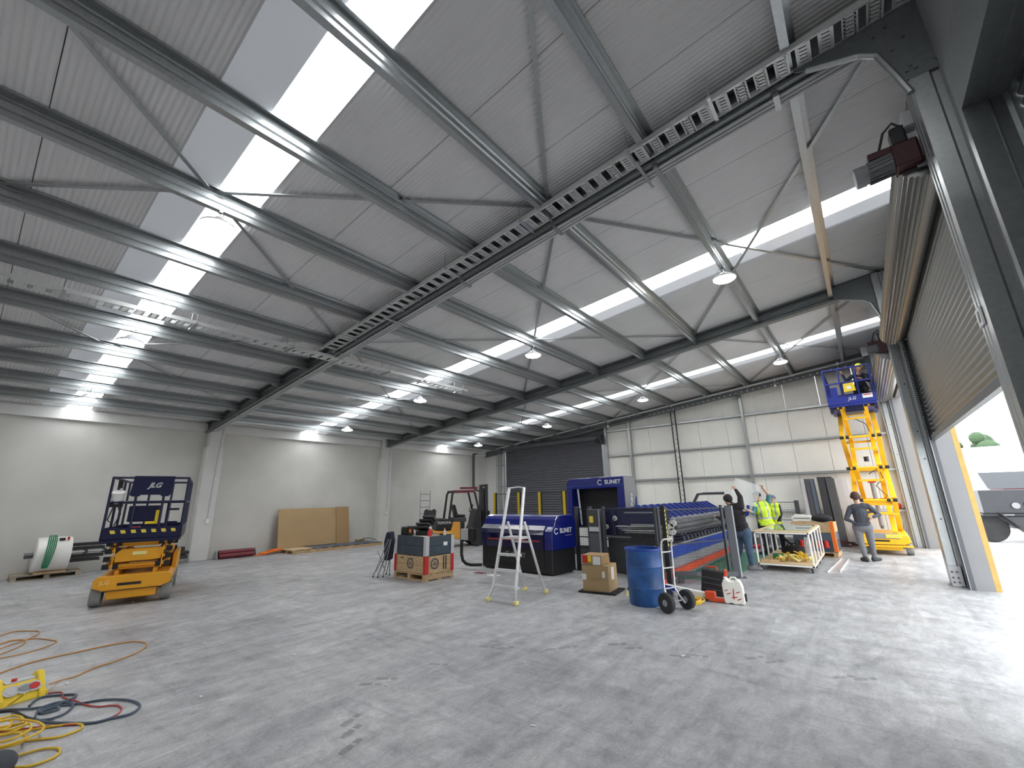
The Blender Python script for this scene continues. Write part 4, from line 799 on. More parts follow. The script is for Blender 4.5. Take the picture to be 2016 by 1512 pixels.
fence_panel('dark wire mesh fence along the tube loader', (-3.38, 8.87, 0), (-2.60, 10.62, 0), pw=.05)
fence_panel('narrow wire mesh fence beside the low blue cabinet', (-5.92, 9.95, 0), (-5.5, 9.9, 0), pw=.08)
t = thing('fence_post', 'broad dark grey post with pale edge by the trolley', 'post', (-2.50, 10.84, 0), R(20))
MB().bx(-.08, .06, -.05, .05, .012, 1.5).build('post', 'dark_grey', t); MB().bx(.06, .085, -.05, .05, .012, 1.5).build('pale_edge', 'light_grey', t); MB().bx(-.16, .16, -.1, .1, 0, .012).build('base_plate', 'dark_grey', t)
t = thing('floor_frame', 'low grey steel frame at the fence foot', 'frame', (-2.88, 9.86, 0), R(32)); MB().bx(-.62, .62, -.05, .05, .13, .22).build('beam', 'dark_grey', t, bevel=.006)
for x in (-.5, .5): MB().bx(x-.05, x+.05, -.05, .05, 0, .13).build('leg', 'dark_grey', t)
t = thing('fence_post', 'black and yellow striped post right of the drum', 'post', (-3.25, 8.82, 0)); MB().bx(-.04, .04, -.03, .03, 0, 1.56).build('post', 'black', t)
for k in range(9): MB().add([(.042, -.03, .78+.08*k), (.042, .03, .81+.08*k), (.042, .03, .85+.08*k), (.042, -.03, .82+.08*k)], [(0, 1, 2, 3)]).build('stripe', 'hazard_yellow', t)
t = thing('power_pillar', 'dark electrical pillar with screen beside the fence', 'cabinet', (-5.3, 9.75, 0)); MB().bx(-.15, .22, -.1, .14, 0, 1.46).build('body', 'charcoal', t, bevel=.01); MB().bx(-.1, .16, -.11, -.1, .95, 1.05).build('display', 'light_grey', t); MB().bx(-.08, .02, -.112, -.1, 1.15, 1.3).build('warning_label', 'hazard_yellow', t)
logo(t, 'SLT', .07, (.06, -.112, .3), (R(90), 0, 0), 'mid_grey'); MB().bx(-.1, .16, -.108, -.1, .5, .9).build('door', 'dark_grey', t); MB().bx(.17, .21, -.13, -.1, 0, 1.46).build('edge_strip', 'mid_grey', t)
# yellow black posts before the end shutter
for k, (x, y, lab) in enumerate(((-13.1, 15.0, 'yellow fence post nearest the forklift'), (-11.72, 15.0, 'yellow fence post seen through the step ladder'), (-10.62, 15.0, 'yellow fence post before the end shutter, right of step ladder'), (-9.42, 15.0, 'yellow and black fence post beside the tall blue housing'))):
    t = thing('safety_post', lab, 'post', (x, y, 0), 0, 'yellow safety fence posts'); MB().bx(-.06, .06, -.05, .05, .01, 2.0).build('post', 'yellow', t); MB().bx(.06, .09, -.05, .05, .01, 2.02).build('edge', 'black', t); MB().bx(-.1, .1, -.1, .1, 0, .012).build('base_plate', 'black', t)
    if k == 3: MB().bx(-.11, -.06, -.05, .05, .01, 2.02).build('edge', 'black', t)
    if k < 3: fence_panel(['dark mesh panel between forklift and step ladder', 'dark mesh panel behind the step ladder', 'dark mesh panel left of the tall housing'][k], (x+.12, y, 0), ([-11.72, -10.62, -9.42][k]-.14, y, 0), .014, 1.96, .1, posts=False)
# ================================================================== BOXES, DRUM, HAND TRUCK
t = thing('cardboard_box', 'taped cardboard carton right of the step ladder', 'box', (-4.3, 8.02, .03), R(8))
MB().bx(-.28, .24, -.25, .25, 0, .46).build('carton', 'card', t, bevel=.006); MB().bx(-.28, .12, -.25, .2, .465, .64).build('upper_carton', 'card_dark', t, bevel=.006)
MB().bx(-.05, .1, -.256, -.25, .47, .62).build('shipping_label', 'paper', t); MB().bx(-.26, -.16, -.257, -.25, .5, .64).build('red_label', 'red', t); MB().bx(-.15, -.08, -.257, -.25, .52, .63).build('yellow_label', 'yellow', t)
MB().bx(.12, .17, -.256, -.25, .25, .36).bx(-.28, -.2, -.256, -.25, .2, .3).build('tape_label', 'paper', t); MB().bx(.241, .245, -.1, .05, .2, .42).build('side_label', 'paper', t); text('SLINET', 'lettering', 'card_dark', t, .07, (.0, -.253, .22), (R(90), 0, 0), .001)
o = MB().bx(-.36, .36, -.3, .32, 0, .03).build('base_board', 'black_matt', loc=(-4.3, 8.02, 0), rz=R(8)); tag(o, 'dark flat board under the cardboard carton', 'board')
t = thing('spirit_level', 'yellow spirit level propped beside the blue drum', 'level', (-3.72, 7.9, 0)); MB().beam((0, 0, 0), (.1, .12, .58), .025, .06).build('body', 'pale_yellow', t); 
for z in (.12, .32, .5): MB().box((.1*z/.58, .12*z/.58-.02, z), (.03, .03, .05)).build('vial', 'black', t)
t = thing('plastic_drum', 'scuffed open blue plastic drum', 'drum', (-3.2, 7.52, 0))
MB().lathe([(0, .02), (.26, .02), (.27, .0), (.285, .03), (.29, .25), (.297, .27), (.29, .29), (.292, .58), (.299, .6), (.292, .62), (.285, .83), (.295, .85), (.295, .88), (.275, .88), (.272, .8), (.27, .1), (0, .1)], n=40).build('shell', 'drum_blue', t, smooth=35)
MB().lathe([(.296, .855), (.305, .86), (.305, .885), (.27, .885), (.27, .86), (.296, .855)], n=40).build('rim', 'mid_blue', t, smooth=35)
t = thing('hand_truck', 'silver two wheeled hand truck against the blue drum', 'hand truck', (-2.72, 7.36, 0), R(68))
for s_ in (-.12, .12):
    MB().tube([(s_, -.02, 1.02), (s_, .0, .95), (s_, .02, .3), (s_*1.1, -.05, .2), (s_*1.3, -.13, .1)], .014, 8).build('frame_tube', 'alu', t, smooth=50)
    w_ = MB().lathe([(.08, -.04), (.13, -.045), (.145, -.03), (.145, .03), (.13, .045), (.08, .04)], (s_*1.9, -.1, .145), 'x', 24).build('wheel', 'rubber', t, smooth=40); MB().lathe([(0, -.045), (.03, -.045), (.085, -.03), (.085, .03), (0, .045)], (s_*1.9, -.1, .145), 'x', 16).build('hub', 'mid_grey', w_)
for z in (.32, .62, .86): MB().tube([(-.12, .01, z), (0, -.01, z), (.12, .01, z)], .012, 6).build('cross_bar', 'alu', t)
MB().bx(-.15, .15, .02, .2, .012, .024).build('toe_plate', 'alu', t); MB().cyl((-.2, -.1, .145), (.2, -.1, .145), .012, n=8).build('axle', 'mid_grey', t); MB().tube([(-.12, -.02, 1.02), (-.1, -.05, 1.06), (.1, -.05, 1.06), (.12, -.02, 1.02)], .014, 6).build('handle', 'alu', t)
t = thing('jerry_can', 'white plastic jerry can with red writing', 'jerry can', (-2.02, 8.32, 0), R(8))
MB().prism([(-.15, .02), (-.12, 0), (-.05, .02), (0, .0), (.08, .01), (.14, .0), (.16, .04), (.15, .27), (.12, .36), (.07, .375), (.04, .35), (-.04, .35), (-.07, .38), (-.13, .37), (-.16, .3)], 'y', -.09, .09).build('body', 'jerry', t, bevel=.02)
MB().tube([(-.04, 0, .36), (-.02, 0, .4), (.05, 0, .4), (.07, 0, .37)], .014, 6).build('handle', 'jerry', t); MB().cyl((-.1, 0, .37), (-.1, 0, .4), .03, n=12).build('cap', 'white', t)
for k, (x0, z0, x1, z1) in enumerate(((0, .08, .01, .24), (-.03, .1, .06, .12), (-.1, .15, -.04, .17), (.04, .18, .1, .2), (-.12, .2, -.08, .22), (.05, .07, .11, .1))): MB().beam((x0, -.093, z0), (x1, -.093, z1), .004, .012).build('red_mark', 'red', t)
MB().bx(.155, .185, -.04, .04, .05, .16).build('tap', 'black', t)
t = thing('tool_case', 'black tool case with orange edges behind the jerry can', 'tool case', (-2.45, 8.75, 0), R(15)); MB().box((0, 0, .22), (.38, .16, .42), M=Matrix.Rotation(R(8), 3, 'Y')).build('body', 'black', t, bevel=.02); MB().box((.2, 0, .22), (.05, .18, .44), M=Matrix.Rotation(R(8), 3, 'Y')).build('edge', 'red_orange', t, bevel=.01); MB().tube([(-.1, 0, .42), (-.08, 0, .48), (.08, 0, .48), (.1, 0, .42)], .014, 6).build('handle', 'red', t)
for k in range(3): MB().box((-.02, -.085, .12+.09*k), (.3, .015, .02), M=Matrix.Rotation(R(8), 3, 'Y')).build('rib', 'charcoal', t)
t = thing('wall_chaser', 'long white tool with orange handle on the floor', 'tool', (-2.72, 8.28, 0), R(2)); MB().box((-.1, 0, .12), (.75, .1, .1), M=Matrix.Rotation(R(6), 3, 'Y')).build('barrel', 'white', t, bevel=.015); MB().box((-.34, -.052, .15), (.2, .006, .07), M=Matrix.Rotation(R(6), 3, 'Y')).build('brand_label', 'mid_blue', t); MB().box((.34, -.02, .1), (.16, .12, .12)).box((.48, -.04, .04), (.3, .06, .06)).build('handle', 'red_orange', t, bevel=.01); MB().box((-.45, 0, .2), (.08, .12, .14)).build('end_cap', 'red', t, bevel=.01); MB().bx(-.4, -.3, -.05, .05, 0, .12).bx(.2, .3, -.05, .05, 0, .06).build('stand', 'charcoal', t)
def coil(nm, label, cat, mat, c, r, n, rad, h=.05, squash=1, part='loop'):
    t = thing(nm, label, cat, c)
    for k in range(n):
        ph = random.uniform(0, 6.28); rr = r*random.uniform(.6, 1); cx, cy = random.uniform(-.15, .15)*r, random.uniform(-.15, .15)*r
        MB().tube([(cx+rr*math.cos(a), (cy+rr*math.sin(a))*squash, rad+h*k/n+.006*math.sin(2*a+ph)) for a in [6.283*i/22 for i in range(22)]], rad, 6, True).build(part, mat, t)
    return t
coil('extension_lead', 'coiled yellow extension lead beside the hand truck', 'cable', 'cable_yellow', (-2.62, 8.02, 0), .2, 7, .011)
for k, (q, lab, rr) in enumerate((((1395, 1105), 'red industrial plug nearer the mesh fence', .3), ((1418, 1092), 'red industrial plug behind the mesh fence', .1), ((1488, 1080), 'red industrial plug left of the trolley', .2), ((1462, 1068), 'red industrial plug behind the man in jeans', -.3))):
    x, y, _ = g(*q); t = thing('industrial_plug', lab, 'plug', (x, y, 0), rr, 'red industrial plugs on the floor'); MB().cyl((-.12, 0, .06), (.02, 0, .06), .05, .06, n=14).build('body', 'red', t, smooth=40); MB().cyl((.02, 0, .065), (.14, 0, .065), .065, n=14).build('collar', 'red', t, smooth=40); MB().tube([(-.12, 0, .06), (-.3, .05, .03), (-.55, -.05, .02), (-.8, .1, .02)], .02, 6).build('cable', 'cable_black', t)
# ================================================================== TROLLEY AND BEHIND IT
t = thing('sheet_trolley', 'white framed sheet trolley with plywood decks', 'trolley', (-1.76, 13.6, 0))
MB().bx(-.56, .56, -1.45, 1.45, .15, .175).build('lower_deck', 'timber_pale', t); MB().bx(-.56, .56, -1.45, 1.45, .85, .875).build('top_deck', 'timber_pale', t)
for x in (-.545, .545):
    for y in (-1.43, -.72, 0, .72, 1.43): MB().cyl((x, y, .17), (x, y, .855), .02, n=8).build('upright', 'white', t)
for x in (-.545, .545): MB().bx(x-.022, x+.022, -1.45, 1.45, .825, .85).bx(x-.022, x+.022, -1.45, 1.45, .12, .15).build('side_rail', 'white', t)
for y in (-1.43, 1.43): MB().bx(-.56, .56, y-.02, y+.02, .825, .85).bx(-.56, .56, y-.02, y+.02, .12, .15).build('end_rail', 'white', t)
for y in (-1.36, -.45, .45, 1.36):
    for x in (-.5, .5):
        c_ = MB().cyl((x-.02, y, .055), (x+.02, y, .055), .055, n=14).build('caster', 'charcoal', t); MB().bx(x-.035, x+.035, y-.03, y+.03, .09, .12).build('caster_fork', 'light_grey', c_)
o = MB().bx(-.42, .5, -1.1, 1.1, 0, .008).build('glass_sheet', 'green_glass', loc=(-1.76, 13.7, .876)); tag(o, 'green tinted glass sheet on the trolley top', 'glass sheet')
t = thing('strap_pile', 'crumpled yellow straps on the trolley lower deck', 'straps', (-1.62, 12.75, .176))
for k in range(16):
    x, y = random.uniform(-.35, .3), random.uniform(-.3, .35); pts = [(x, y, .02)]
    for i in range(6): x += random.uniform(-.12, .12); y += random.uniform(-.1, .1); pts.append((max(-.42, min(.4, x)), max(-.4, min(.4, y)), random.uniform(.02, .2)*(1-abs(x))))
    m = MB()
    for p0, p1 in zip(pts[:-1], pts[1:]): m.beam(p0, p1, .06, .008)
    m.build('strap', 'cable_yellow' if k % 3 else 'pale_yellow', t)
t = thing('tool_bag', 'black holdall on the trolley lower deck', 'bag', (-1.72, 13.55, .176)); MB().ball((0, 0, .13), (.28, .22, .14), 18, 10).build('body', 'black_matt', t, smooth=60); MB().tube([(-.15, 0, .24), (-.08, 0, .32), (.08, 0, .32), (.15, 0, .24)], .015, 6).build('handle', 'black', t)
t = thing('cable_reel', 'white cable coil standing on the trolley lower deck', 'cable', (-1.36, 13.3, .176))
for k in range(4): MB().tube([(.03*k-.05, .24*math.cos(a), .25+.24*math.sin(a)) for a in [6.283*i/24 for i in range(24)]], .012, 6, True).build('loop', 'light_grey', t)
small('timber_offcut', 'short timber offcut at the trolley corner', 'timber', MB().bx(-.2, .2, -.12, .12, 0, .05), 'timber', (-2.1, 12.4, .176), .2); small('green_box', 'small dark green box on the trolley lower deck', 'box', MB().bx(-.12, .12, -.1, .1, 0, .12), 'green_sling', (-1.98, 12.95, .176)) 
t = thing('pallet_crate', 'orange and blue pallet collar crate behind the trolley', 'crate', (-1.38, 15.72, 0), R(-3)); pallet(t, -.5, .5, -.42, .42, .14, 'timber', 'x', 5)
for z0, z1, mt in ((.145, .42, 'crate_blue'), (.43, .64, 'cable_blue'), (.65, .92, 'timber')):
    for x0, x1, y0, y1 in ((-.5, .5, -.42, -.395), (-.5, .5, .395, .42), (-.5, -.475, -.395, .395), (.475, .5, -.395, .395)): MB().bx(x0, x1, y0, y1, z0, z1).build('collar_board', mt, t)
MB().bx(-.47, .47, -.39, .39, .87, .9).build('crate_lid', 'timber_grey', t); MB().bx(.5, .51, -.42, -.3, .15, .95).bx(.42, .51, -.43, -.42, .15, .95).build('corner_hinge', 'orange', t)
for k in range(4): 
    x = -.3+.19*k; o = thing('industrial_plug', 'red connector on the crate behind the trolley, %s' % ['leftmost', 'second from left', 'second from right', 'rightmost'][k], 'plug', (-1.4+x, 15.232, .3), 0, 'red connectors on the crate'); MB().cyl((0, .0, .0), (0, -.02, .14), .06, .05, n=12).build('body', 'red', o, smooth=40); MB().cyl((0, 0, -.04), (0, 0, .0), .066, n=12).build('collar', 'red', o, smooth=40)
t = thing('paper_carton', 'white open carton on the crate behind the trolley', 'box', (-1.62, 15.6, .95)); MB().prism([(-.22, 0), (.2, 0), (.24, .14), (-.16, .18), (-.26, .1)], 'y', -.12, .12).build('carton', 'paper', t); MB().bx(-.2, .2, -.125, -.12, .05, .09).build('print', 'mid_grey', t)
t = thing('tool_bag', 'black soft bag on the crate behind the trolley', 'bag', (-1.16, 15.7, .93)); MB().ball((0, 0, .09), (.26, .2, .11), 16, 10).build('body', 'black_matt', t, smooth=60); MB().bx(-.1, .1, -.02, .02, .19, .21).build('handle', 'black', t)
fence_panel('grey mesh fence panel behind the men in yellow vests', (-3.1, 17.5, 0), (-1.9, 17.5, 0), .3, 1.44, .08, mat='dark_grey', pw=.12, pm_='charcoal')
t = thing('work_bench', 'low grey steel bench behind the trolley', 'bench', (-2.4, 17.0, 0)); MB().bx(-.9, .9, -.25, .25, .45, .5).build('top', 'dark_grey', t); MB().bx(-.9, .9, -.2, .2, .12, .3).build('shelf', 'mid_grey', t)
for x in (-.85, .85):
    for y in (-.2, .2): MB().bx(x-.03, x+.03, y-.03, y+.03, 0, .45).build('leg', 'dark_grey', t)
t = thing('scooter', 'black folded scooter base behind the trolley', 'scooter', (-2.2, 16.25, 0), .4); MB().beam((-.1, 0, .42), (.2, 0, .1), .08, .05).build('stem', 'black', t); MB().bx(.1, .5, -.06, .06, .1, .14).build('deck', 'black', t)
for x in (.12, .48): MB().cyl((x, -.02, .06), (x, .02, .06), .06, n=12).build('wheel', 'rubber', t)
# leaning metal flashings on the end wall
def flashing(label, x, w_, h, prof, mat, lean=.35):
    o = MB(); o.sheet(prof, .004, (x, 19.02-lean*.0, 0), (x-.06, 19.02+.0, h), (1, 0, 0), (0, 1, 0))
    c = Vector((x, 19.0, 0)); o.v = [tuple(Vector((v[0], v[1]-lean*(1-v[2]/h), v[2]))-c) for v in o.v]
    return tag(o.build('metal_flashing', mat, loc=c), label, 'flashing', 'metal flashings leaning on the end wall')
flashing('pale grey metal flashing, leftmost of those leaning', -1.68, .3, 2.2, [(-.12, 0), (-.06, -.05), (.02, 0), (.05, .05)], 'light_grey')
flashing('dark folded flashing with blue grey face beside the leftmost', -1.5, .3, 2.22, [(-.16, .05), (-.1, -.04), (.0, -.06), (.12, 0), (.16, .06)], 'dark_grey'); flashing('blue grey strip flashing between dark ones', -1.42, .1, 2.18, [(-.05, -.09), (.05, -.07)], 'cable_blue')
flashing('wide near black flashing in the middle of the row', -1.04, .4, 2.27, [(-.22, .06), (-.18, -.06), (.0, -.08), (.04, -.02), (.22, 0)], 'charcoal'); flashing('glossy dark flashing right of the middle one', -.9, .3, 2.22, [(-.1, -.1), (.1, -.08), (.14, 0)], 'dark_grey')
flashing('silver flashing, rightmost of those leaning', -.62, .3, 2.2, [(-.1, -.06), (.06, -.02), (.2, .04)], 'light_grey')
for k, (q, lab) in enumerate((((1598, 992), 'red tool hanging at the girt left of the flashings'), ((1768, 988), 'red and blue tool on the girt by the corner post'))):
    p_ = P3(q[0], q[1], 1, 19.42); t = thing('hand_tool', lab, 'tool', (p_.x, 19.5, 1.115)); MB().bx(-.12, .12, -.05, .04, 0, .06).build('body', 'charcoal', t, bevel=.01); MB().ball((0, 0, .14), (.12 if k == 0 else .07, .06, .09), 12, 8).build('shell', 'red', t, smooth=60)
t = thing('wire_offcut', 'looped wires hanging below the corner girt', 'wire', (.72, 19.4, 0))
for k in range(3): MB().tube([(.03*k, 0, 1.06), (.05+.04*k, -.02, .8), (.0+.05*k, -.02, .55-.08*k), (.1, 0, .35+.1*k)], .007, 5).build('strand', 'mid_grey', t)
o = MB(); pq = [(-1.0, 12.4), (-.78, 12.55), (-.68, 14.9), (-.84, 15.1)]
o.add([(x+.9, y-13.7, .002) for x, y in pq]+[(x+.9, y-13.7, .008) for x, y in pq], [(3,2,1,0), (4,5,6,7), (0,1,5,4), (1,2,6,5), (2,3,7,6), (3,0,4,7)]); o.beam((.12, -1.15, .03), (.22, 1.2, .03), .005, .06)
o.beam((-.1, -1.3, .02), (.06, 1.4, .02), .005, .04)
tag(o.build('steel_angle', 'alu', loc=(-.9, 13.7, 0)), 'long silver folded sheet lying on the floor right of trolley', 'metal sheet')
t = thing('scrap_pile', 'dark offcuts on the floor at the flashings foot', 'offcuts', (-.75, 18.45, 0))
for k in range(6): MB().box((random.uniform(-.25, .25), random.uniform(-.1, .1), .02+.03*k), (.35, .06, .03), rz=random.uniform(-1, 1)).build('offcut', 'maroon' if k % 2 else 'charcoal', t)
# ================================================================== PEOPLE
def capsule(m, a, b_, ra, rb, n=12, flat=1.0, side=None):
    a = Vector(a); b_ = Vector(b_); d = (b_-a).normalized(); u = Vector(side) if side else d.orthogonal(); u = (u-d*u.dot(d)).normalized(); w_ = d.cross(u)
    rows = []
    for k in range(-3, 1): t_ = R(30*k); rows.append((a+d*ra*math.sin(t_), ra*math.cos(t_)))
    for k in range(0, 4): t_ = R(30*k); rows.append((b_+d*rb*math.sin(t_), rb*math.cos(t_)))
    vs = [c+(u*math.cos(6.2832*i/n)*max(r, 1e-4)+w_*math.sin(6.2832*i/n)*max(r, 1e-4)*flat) for c, r in rows for i in range(n)]
    m.add(vs, [(i*n+k, i*n+(k+1) % n, (i+1)*n+(k+1) % n, (i+1)*n+k) for i in range(len(rows)-1) for k in range(n)])
def person(label, base, J, wear, face, headgear=None, vest=None, voxel=.011, bulk=1.0):
    """J: world joints; wear: top, sleeve, bare_from (0..1 of forearm), legs, shoes materials; face: unit vector the head looks along"""
    base = Vector(base); J = {k: Vector(v)-base for k, v in J.items()}; F = Vector(face).normalized()
    segs = []          # (a, b, ra, rb, material)
    def sg(a, b_, ra, rb, mt, flat=1.0, side=None):
        if ra > .045 and mt != 'skin': ra *= bulk; rb *= bulk
        segs.append((Vector(a), Vector(b_), ra, rb, mt, flat, side))
    T, L_, S = wear['top'], wear['legs'], wear['shoes']; SL = wear.get('sleeve', T); fore = wear.get('fore', SL)
    hipc = (J['hipL']+J['hipR'])/2; shc = (J['shL']+J['shR'])/2; lat = (J['shR']-J['shL']).normalized()
    ch = shc.lerp(hipc, .28); wa = shc.lerp(hipc, .72)
    sg(ch-lat*.07, ch+lat*.07, .145, .145, T, .82, lat); sg(shc-lat*.10, shc+lat*.10, .085, .085, T); sg(ch, wa, .15, .135, T, .8, lat)
    sg(wa-lat*.04, wa+lat*.04, .13, .13, T, .85, lat); sg(hipc-lat*.06+Vector((0, 0, .05)), hipc+lat*.06+Vector((0, 0, .05)), .13, .13, T, .9, lat); sg(hipc-lat*.06, hipc+lat*.06, .13, .13, L_, .9, lat)
    hd = J['head']; sg(shc, hd-Vector((0, 0, .07)), .065, .055, 'skin')
    for s_ in 'LR':
        sg(J['sh'+s_], J['el'+s_], .062, .05, SL); m_ = J['el'+s_].lerp(J['wr'+s_], .5)
        sg(J['el'+s_], J['wr'+s_], .048, .032, fore)
        sg(J['hip'+s_], J['kn'+s_], .098, .068, L_); sg(J['kn'+s_], J['an'+s_], .066, .048, L_)
        an = J['an'+s_]; ft = J.get('toe'+s_) or an+Vector((F.x, F.y, 0)).normalized()*.17
        an0 = Vector((an.x, an.y, .05)); ft = Vector((ft.x, ft.y, .04)); sg(an0-(ft-an0).normalized()*.05, ft, .052, .042, S, .95); sg(an, an0, .05, .05, S)
        # hand: palm and five fingers
        wr = J['wr'+s_]; d = (wr-J['el'+s_]).normalized(); hdv = J.get('hand'+s_); d = (hdv-wr).normalized() if hdv is not None else d
        side = d.cross(Vector((0, 0, 1))); side = side.normalized() if side.length > .1 else Vector((1, 0, 0)); nrm = side.cross(d)
        glove = wear.get('hand', 'skin')
        pe = wr+d*.085; sg(wr+d*.01-side*.0, pe, .034, .038, glove, .6, side)
        for k, (o_, ln) in enumerate(((-.030, .062), (-.010, .075), (.011, .070), (.031, .055))):
            b0 = pe+side*o_; b1 = b0+d*ln*.55-nrm*.008; b2 = b1+d*ln*.35-nrm*.03; sg(b0, b1, .0105, .010, glove); sg(b1, b2, .010, .009, glove)
        t0 = wr+d*.035-side*.034; t1 = t0+d*.035-side*.03; t2 = t1+d*.035-side*.006-nrm*.012; sg(t0, t1, .013, .012, glove); sg(t1, t2, .012, .010, glove)
    # head
    up = Vector((0, 0, 1)); rgt = F.cross(up).normalized(); u2 = rgt.cross(F)
    sg(hd+u2*.03-F*.015, hd+u2*.03+F*.01, .098, .095, 'skin', .85, u2); sg(hd-u2*.03+F*.02, hd-u2*.075+F*.045, .075, .045, 'skin')
    sg(hd+F*.09+u2*.0, hd+F*.118-u2*.028, .012, .016, 'skin'); sg(hd+F*.095-u2*.062-rgt*.02, hd+F*.095-u2*.062+rgt*.02, .008, .008, 'red')
    for s2 in (-1, 1):
        sg(hd+rgt*s2*.085-u2*.02, hd+rgt*s2*.088+u2*.015, .016, .018, 'skin', .6); sg(hd+F*.092+rgt*s2*.034+u2*.012, hd+F*.094+rgt*s2*.036+u2*.012, .010, .010, 'hair')
    mb = MB()
    for a, b_, ra, rb, mt, fl_, sd in segs: capsule(mb, a, b_, ra, rb, 12, fl_, sd)
    tmp = bpy.data.objects.new('tmp', mb.mesh('tmp', 'skin', None)); col.objects.link(tmp)
    r_ = tmp.modifiers.new('r', 'REMESH'); r_.mode = 'VOXEL'; r_.voxel_size = voxel
    sm = tmp.modifiers.new('s', 'SMOOTH'); sm.factor = .5; sm.iterations = 4
    bpy.context.view_layer.update()
    me = bpy.data.meshes.new_from_object(tmp.evaluated_get(bpy.context.evaluated_depsgraph_get())); om = tmp.data; bpy.data.objects.remove(tmp); bpy.data.meshes.remove(om)
    mats = sorted({s[4] for s in segs}); me.materials.clear()
    for k in mats: me.materials.append(M[k])
    def which(c):
        best = None; bd = 9
        for a, b_, ra, rb, mt, fl_, sd in segs:
            ab = b_-a; t_ = max(0, min(1, (c-a).dot(ab)/max(ab.length_squared, 1e-9))); dd = (c-(a+ab*t_)).length-(ra+(rb-ra)*t_)*(.92 if fl_ < 1 else 1)
            if dd < bd: bd = dd; best = mt
        return best
    ids = [mats.index(which(p.center)) for p in me.polygons]
    me.polygons.foreach_set('material_index', ids); me.polygons.foreach_set('use_smooth', [True]*len(ids)); me.name = 'person'
    o = put('person', me, None, base); tag(o, label, 'person')
    def shell(nm, test, off, mt, sub=None):
        keep = [p for p in me.polygons if test(p.center, p)]
        if not keep: return
        vi = {}; vs = []
        for p in keep:
            for v in p.vertices:
                if v not in vi: vi[v] = len(vs); vs.append(me.vertices[v].co+me.vertices[v].normal*off)
        n0 = len(vs); fs = [tuple(vi[v] for v in p.vertices) for p in keep]
        m2 = bpy.data.meshes.new(nm); m2.from_pydata([tuple(v) for v in vs], [], fs)
        for k in (mt if isinstance(mt, list) else [mt]): m2.materials.append(M[k])
        if sub: m2.polygons.foreach_set('material_index', [sub(p.center) for p in keep])
        m2.polygons.foreach_set('use_smooth', [True]*len(fs)); ob = put(nm, m2, o)
        so = ob.modifiers.new('thick', 'SOLIDIFY'); so.thickness = .006; so.offset = 1
        return ob
    if headgear:
        nm, mt, off, cut = headgear
        def on_head(c, p):
            q = c-hd; 
            return q.length < .17 and (q.dot(u2)-cut[0]) > cut[1]*q.dot(F)
        shell(nm, on_head, off, mt)
    if vest:
        ax = (shc-hipc).normalized(); Hh = (shc-hipc).length
        def on_vest(c, p):
            q = c-hipc; h = q.dot(ax); l_ = q.dot(lat)
            if not (.0 < h < Hh+.10) or abs(l_) > .19+.0*h: return False
            rad = (q-ax*h-lat*l_).length
            for s_ in 'LR':      # leave arms out
                a = J['sh'+s_].lerp(J['el'+s_], .28); b_ = J['wr'+s_]; el = J['el'+s_]
                for a1, b1 in ((a, el), (el, b_)):
                    ab = b1-a1; t_ = max(0, min(1, (c-a1).dot(ab)/ab.length_squared))
                    if (c-(a1+ab*t_)).length < .066: return False
            return (c-hd).length > .15 and rad < .21
        def stripe(c):
            h = (c-hipc).dot(ax)/Hh; l_ = abs((c-hipc).dot(lat)); return 1 if .30 < h < .40 or (.07 < l_ < .115 and h > .4) else 0
        shell('hi_vis_vest', on_vest, .016, ['hivis', 'reflective'], stripe)
    return o
def pj(y, **k): return {n: P3(v[0], v[1], 1, y+(v[2] if len(v) > 2 else 0)) for n, v in k.items()}
# man in dark sweater and jeans, back to us, leaning over the loader
J = pj(12.0, head=(1433, 984, .1), shL=(1436, 1000, .12), shR=(1459, 998, -.05), elL=(1420, 1021, .3), wrL=(1412, 1018, .55), handL=(1404, 1014, .65), elR=(1457, 978, .1), wrR=(1449, 965, .25), handR=(1444, 957, .3),
       hipL=(1453, 1049, .08), hipR=(1469, 1048, -.06), knL=(1455, 1082, .1), knR=(1475, 1082, -.05), anL=(1449, 1109, .3), anR=(1481, 1113, 0))
J['toeL'] = J['anL']+Vector((-.1, .15, 0)); J['toeR'] = J['anR']+Vector((.16, .03, 0))
person('man in dark sweater and blue jeans reaching over the loader', (J['anR'].x, J['anR'].y, 0), J, dict(top='sweater', legs='jeans', shoes='trouser_grey', fore='sweater'), (-.75, .65, -.1), ('hair', 'hair', .012, (-.02, .75)), bulk=1.25)
# man in hi-vis vest holding the sheet up
J = pj(15.2, head=(1490, 977, -.1), shL=(1488, 995, -.12), shR=(1512, 991, .08), elR=(1513, 974, -.1), wrR=(1501, 960, -.3), handR=(1494, 952, -.4), elL=(1483, 1010, -.25), wrL=(1469, 1003, -.4), handL=(1461, 1000, -.45),
       hipL=(1500, 1034, 0), hipR=(1517, 1033, .05), knL=(1509, 1064, -.08), knR=(1522, 1062, .1), anL=(1510, 1088, 0), anR=(1526, 1085, .2))
J['toeL'] = J['anL']+Vector((-.15, -.08, 0)); J['toeR'] = J['anR']+Vector((-.1, -.14, 0))
person('man in yellow vest lifting a clear sheet behind the trolley', (J['anL'].x, J['anL'].y, 0), J, dict(top='navy_cloth', sleeve='teal_cloth', fore='skin', legs='navy_cloth', shoes='boot'), (-.85, -.45, -.3), ('hair', 'hair', .012, (.02, .55)), True, bulk=1.15)
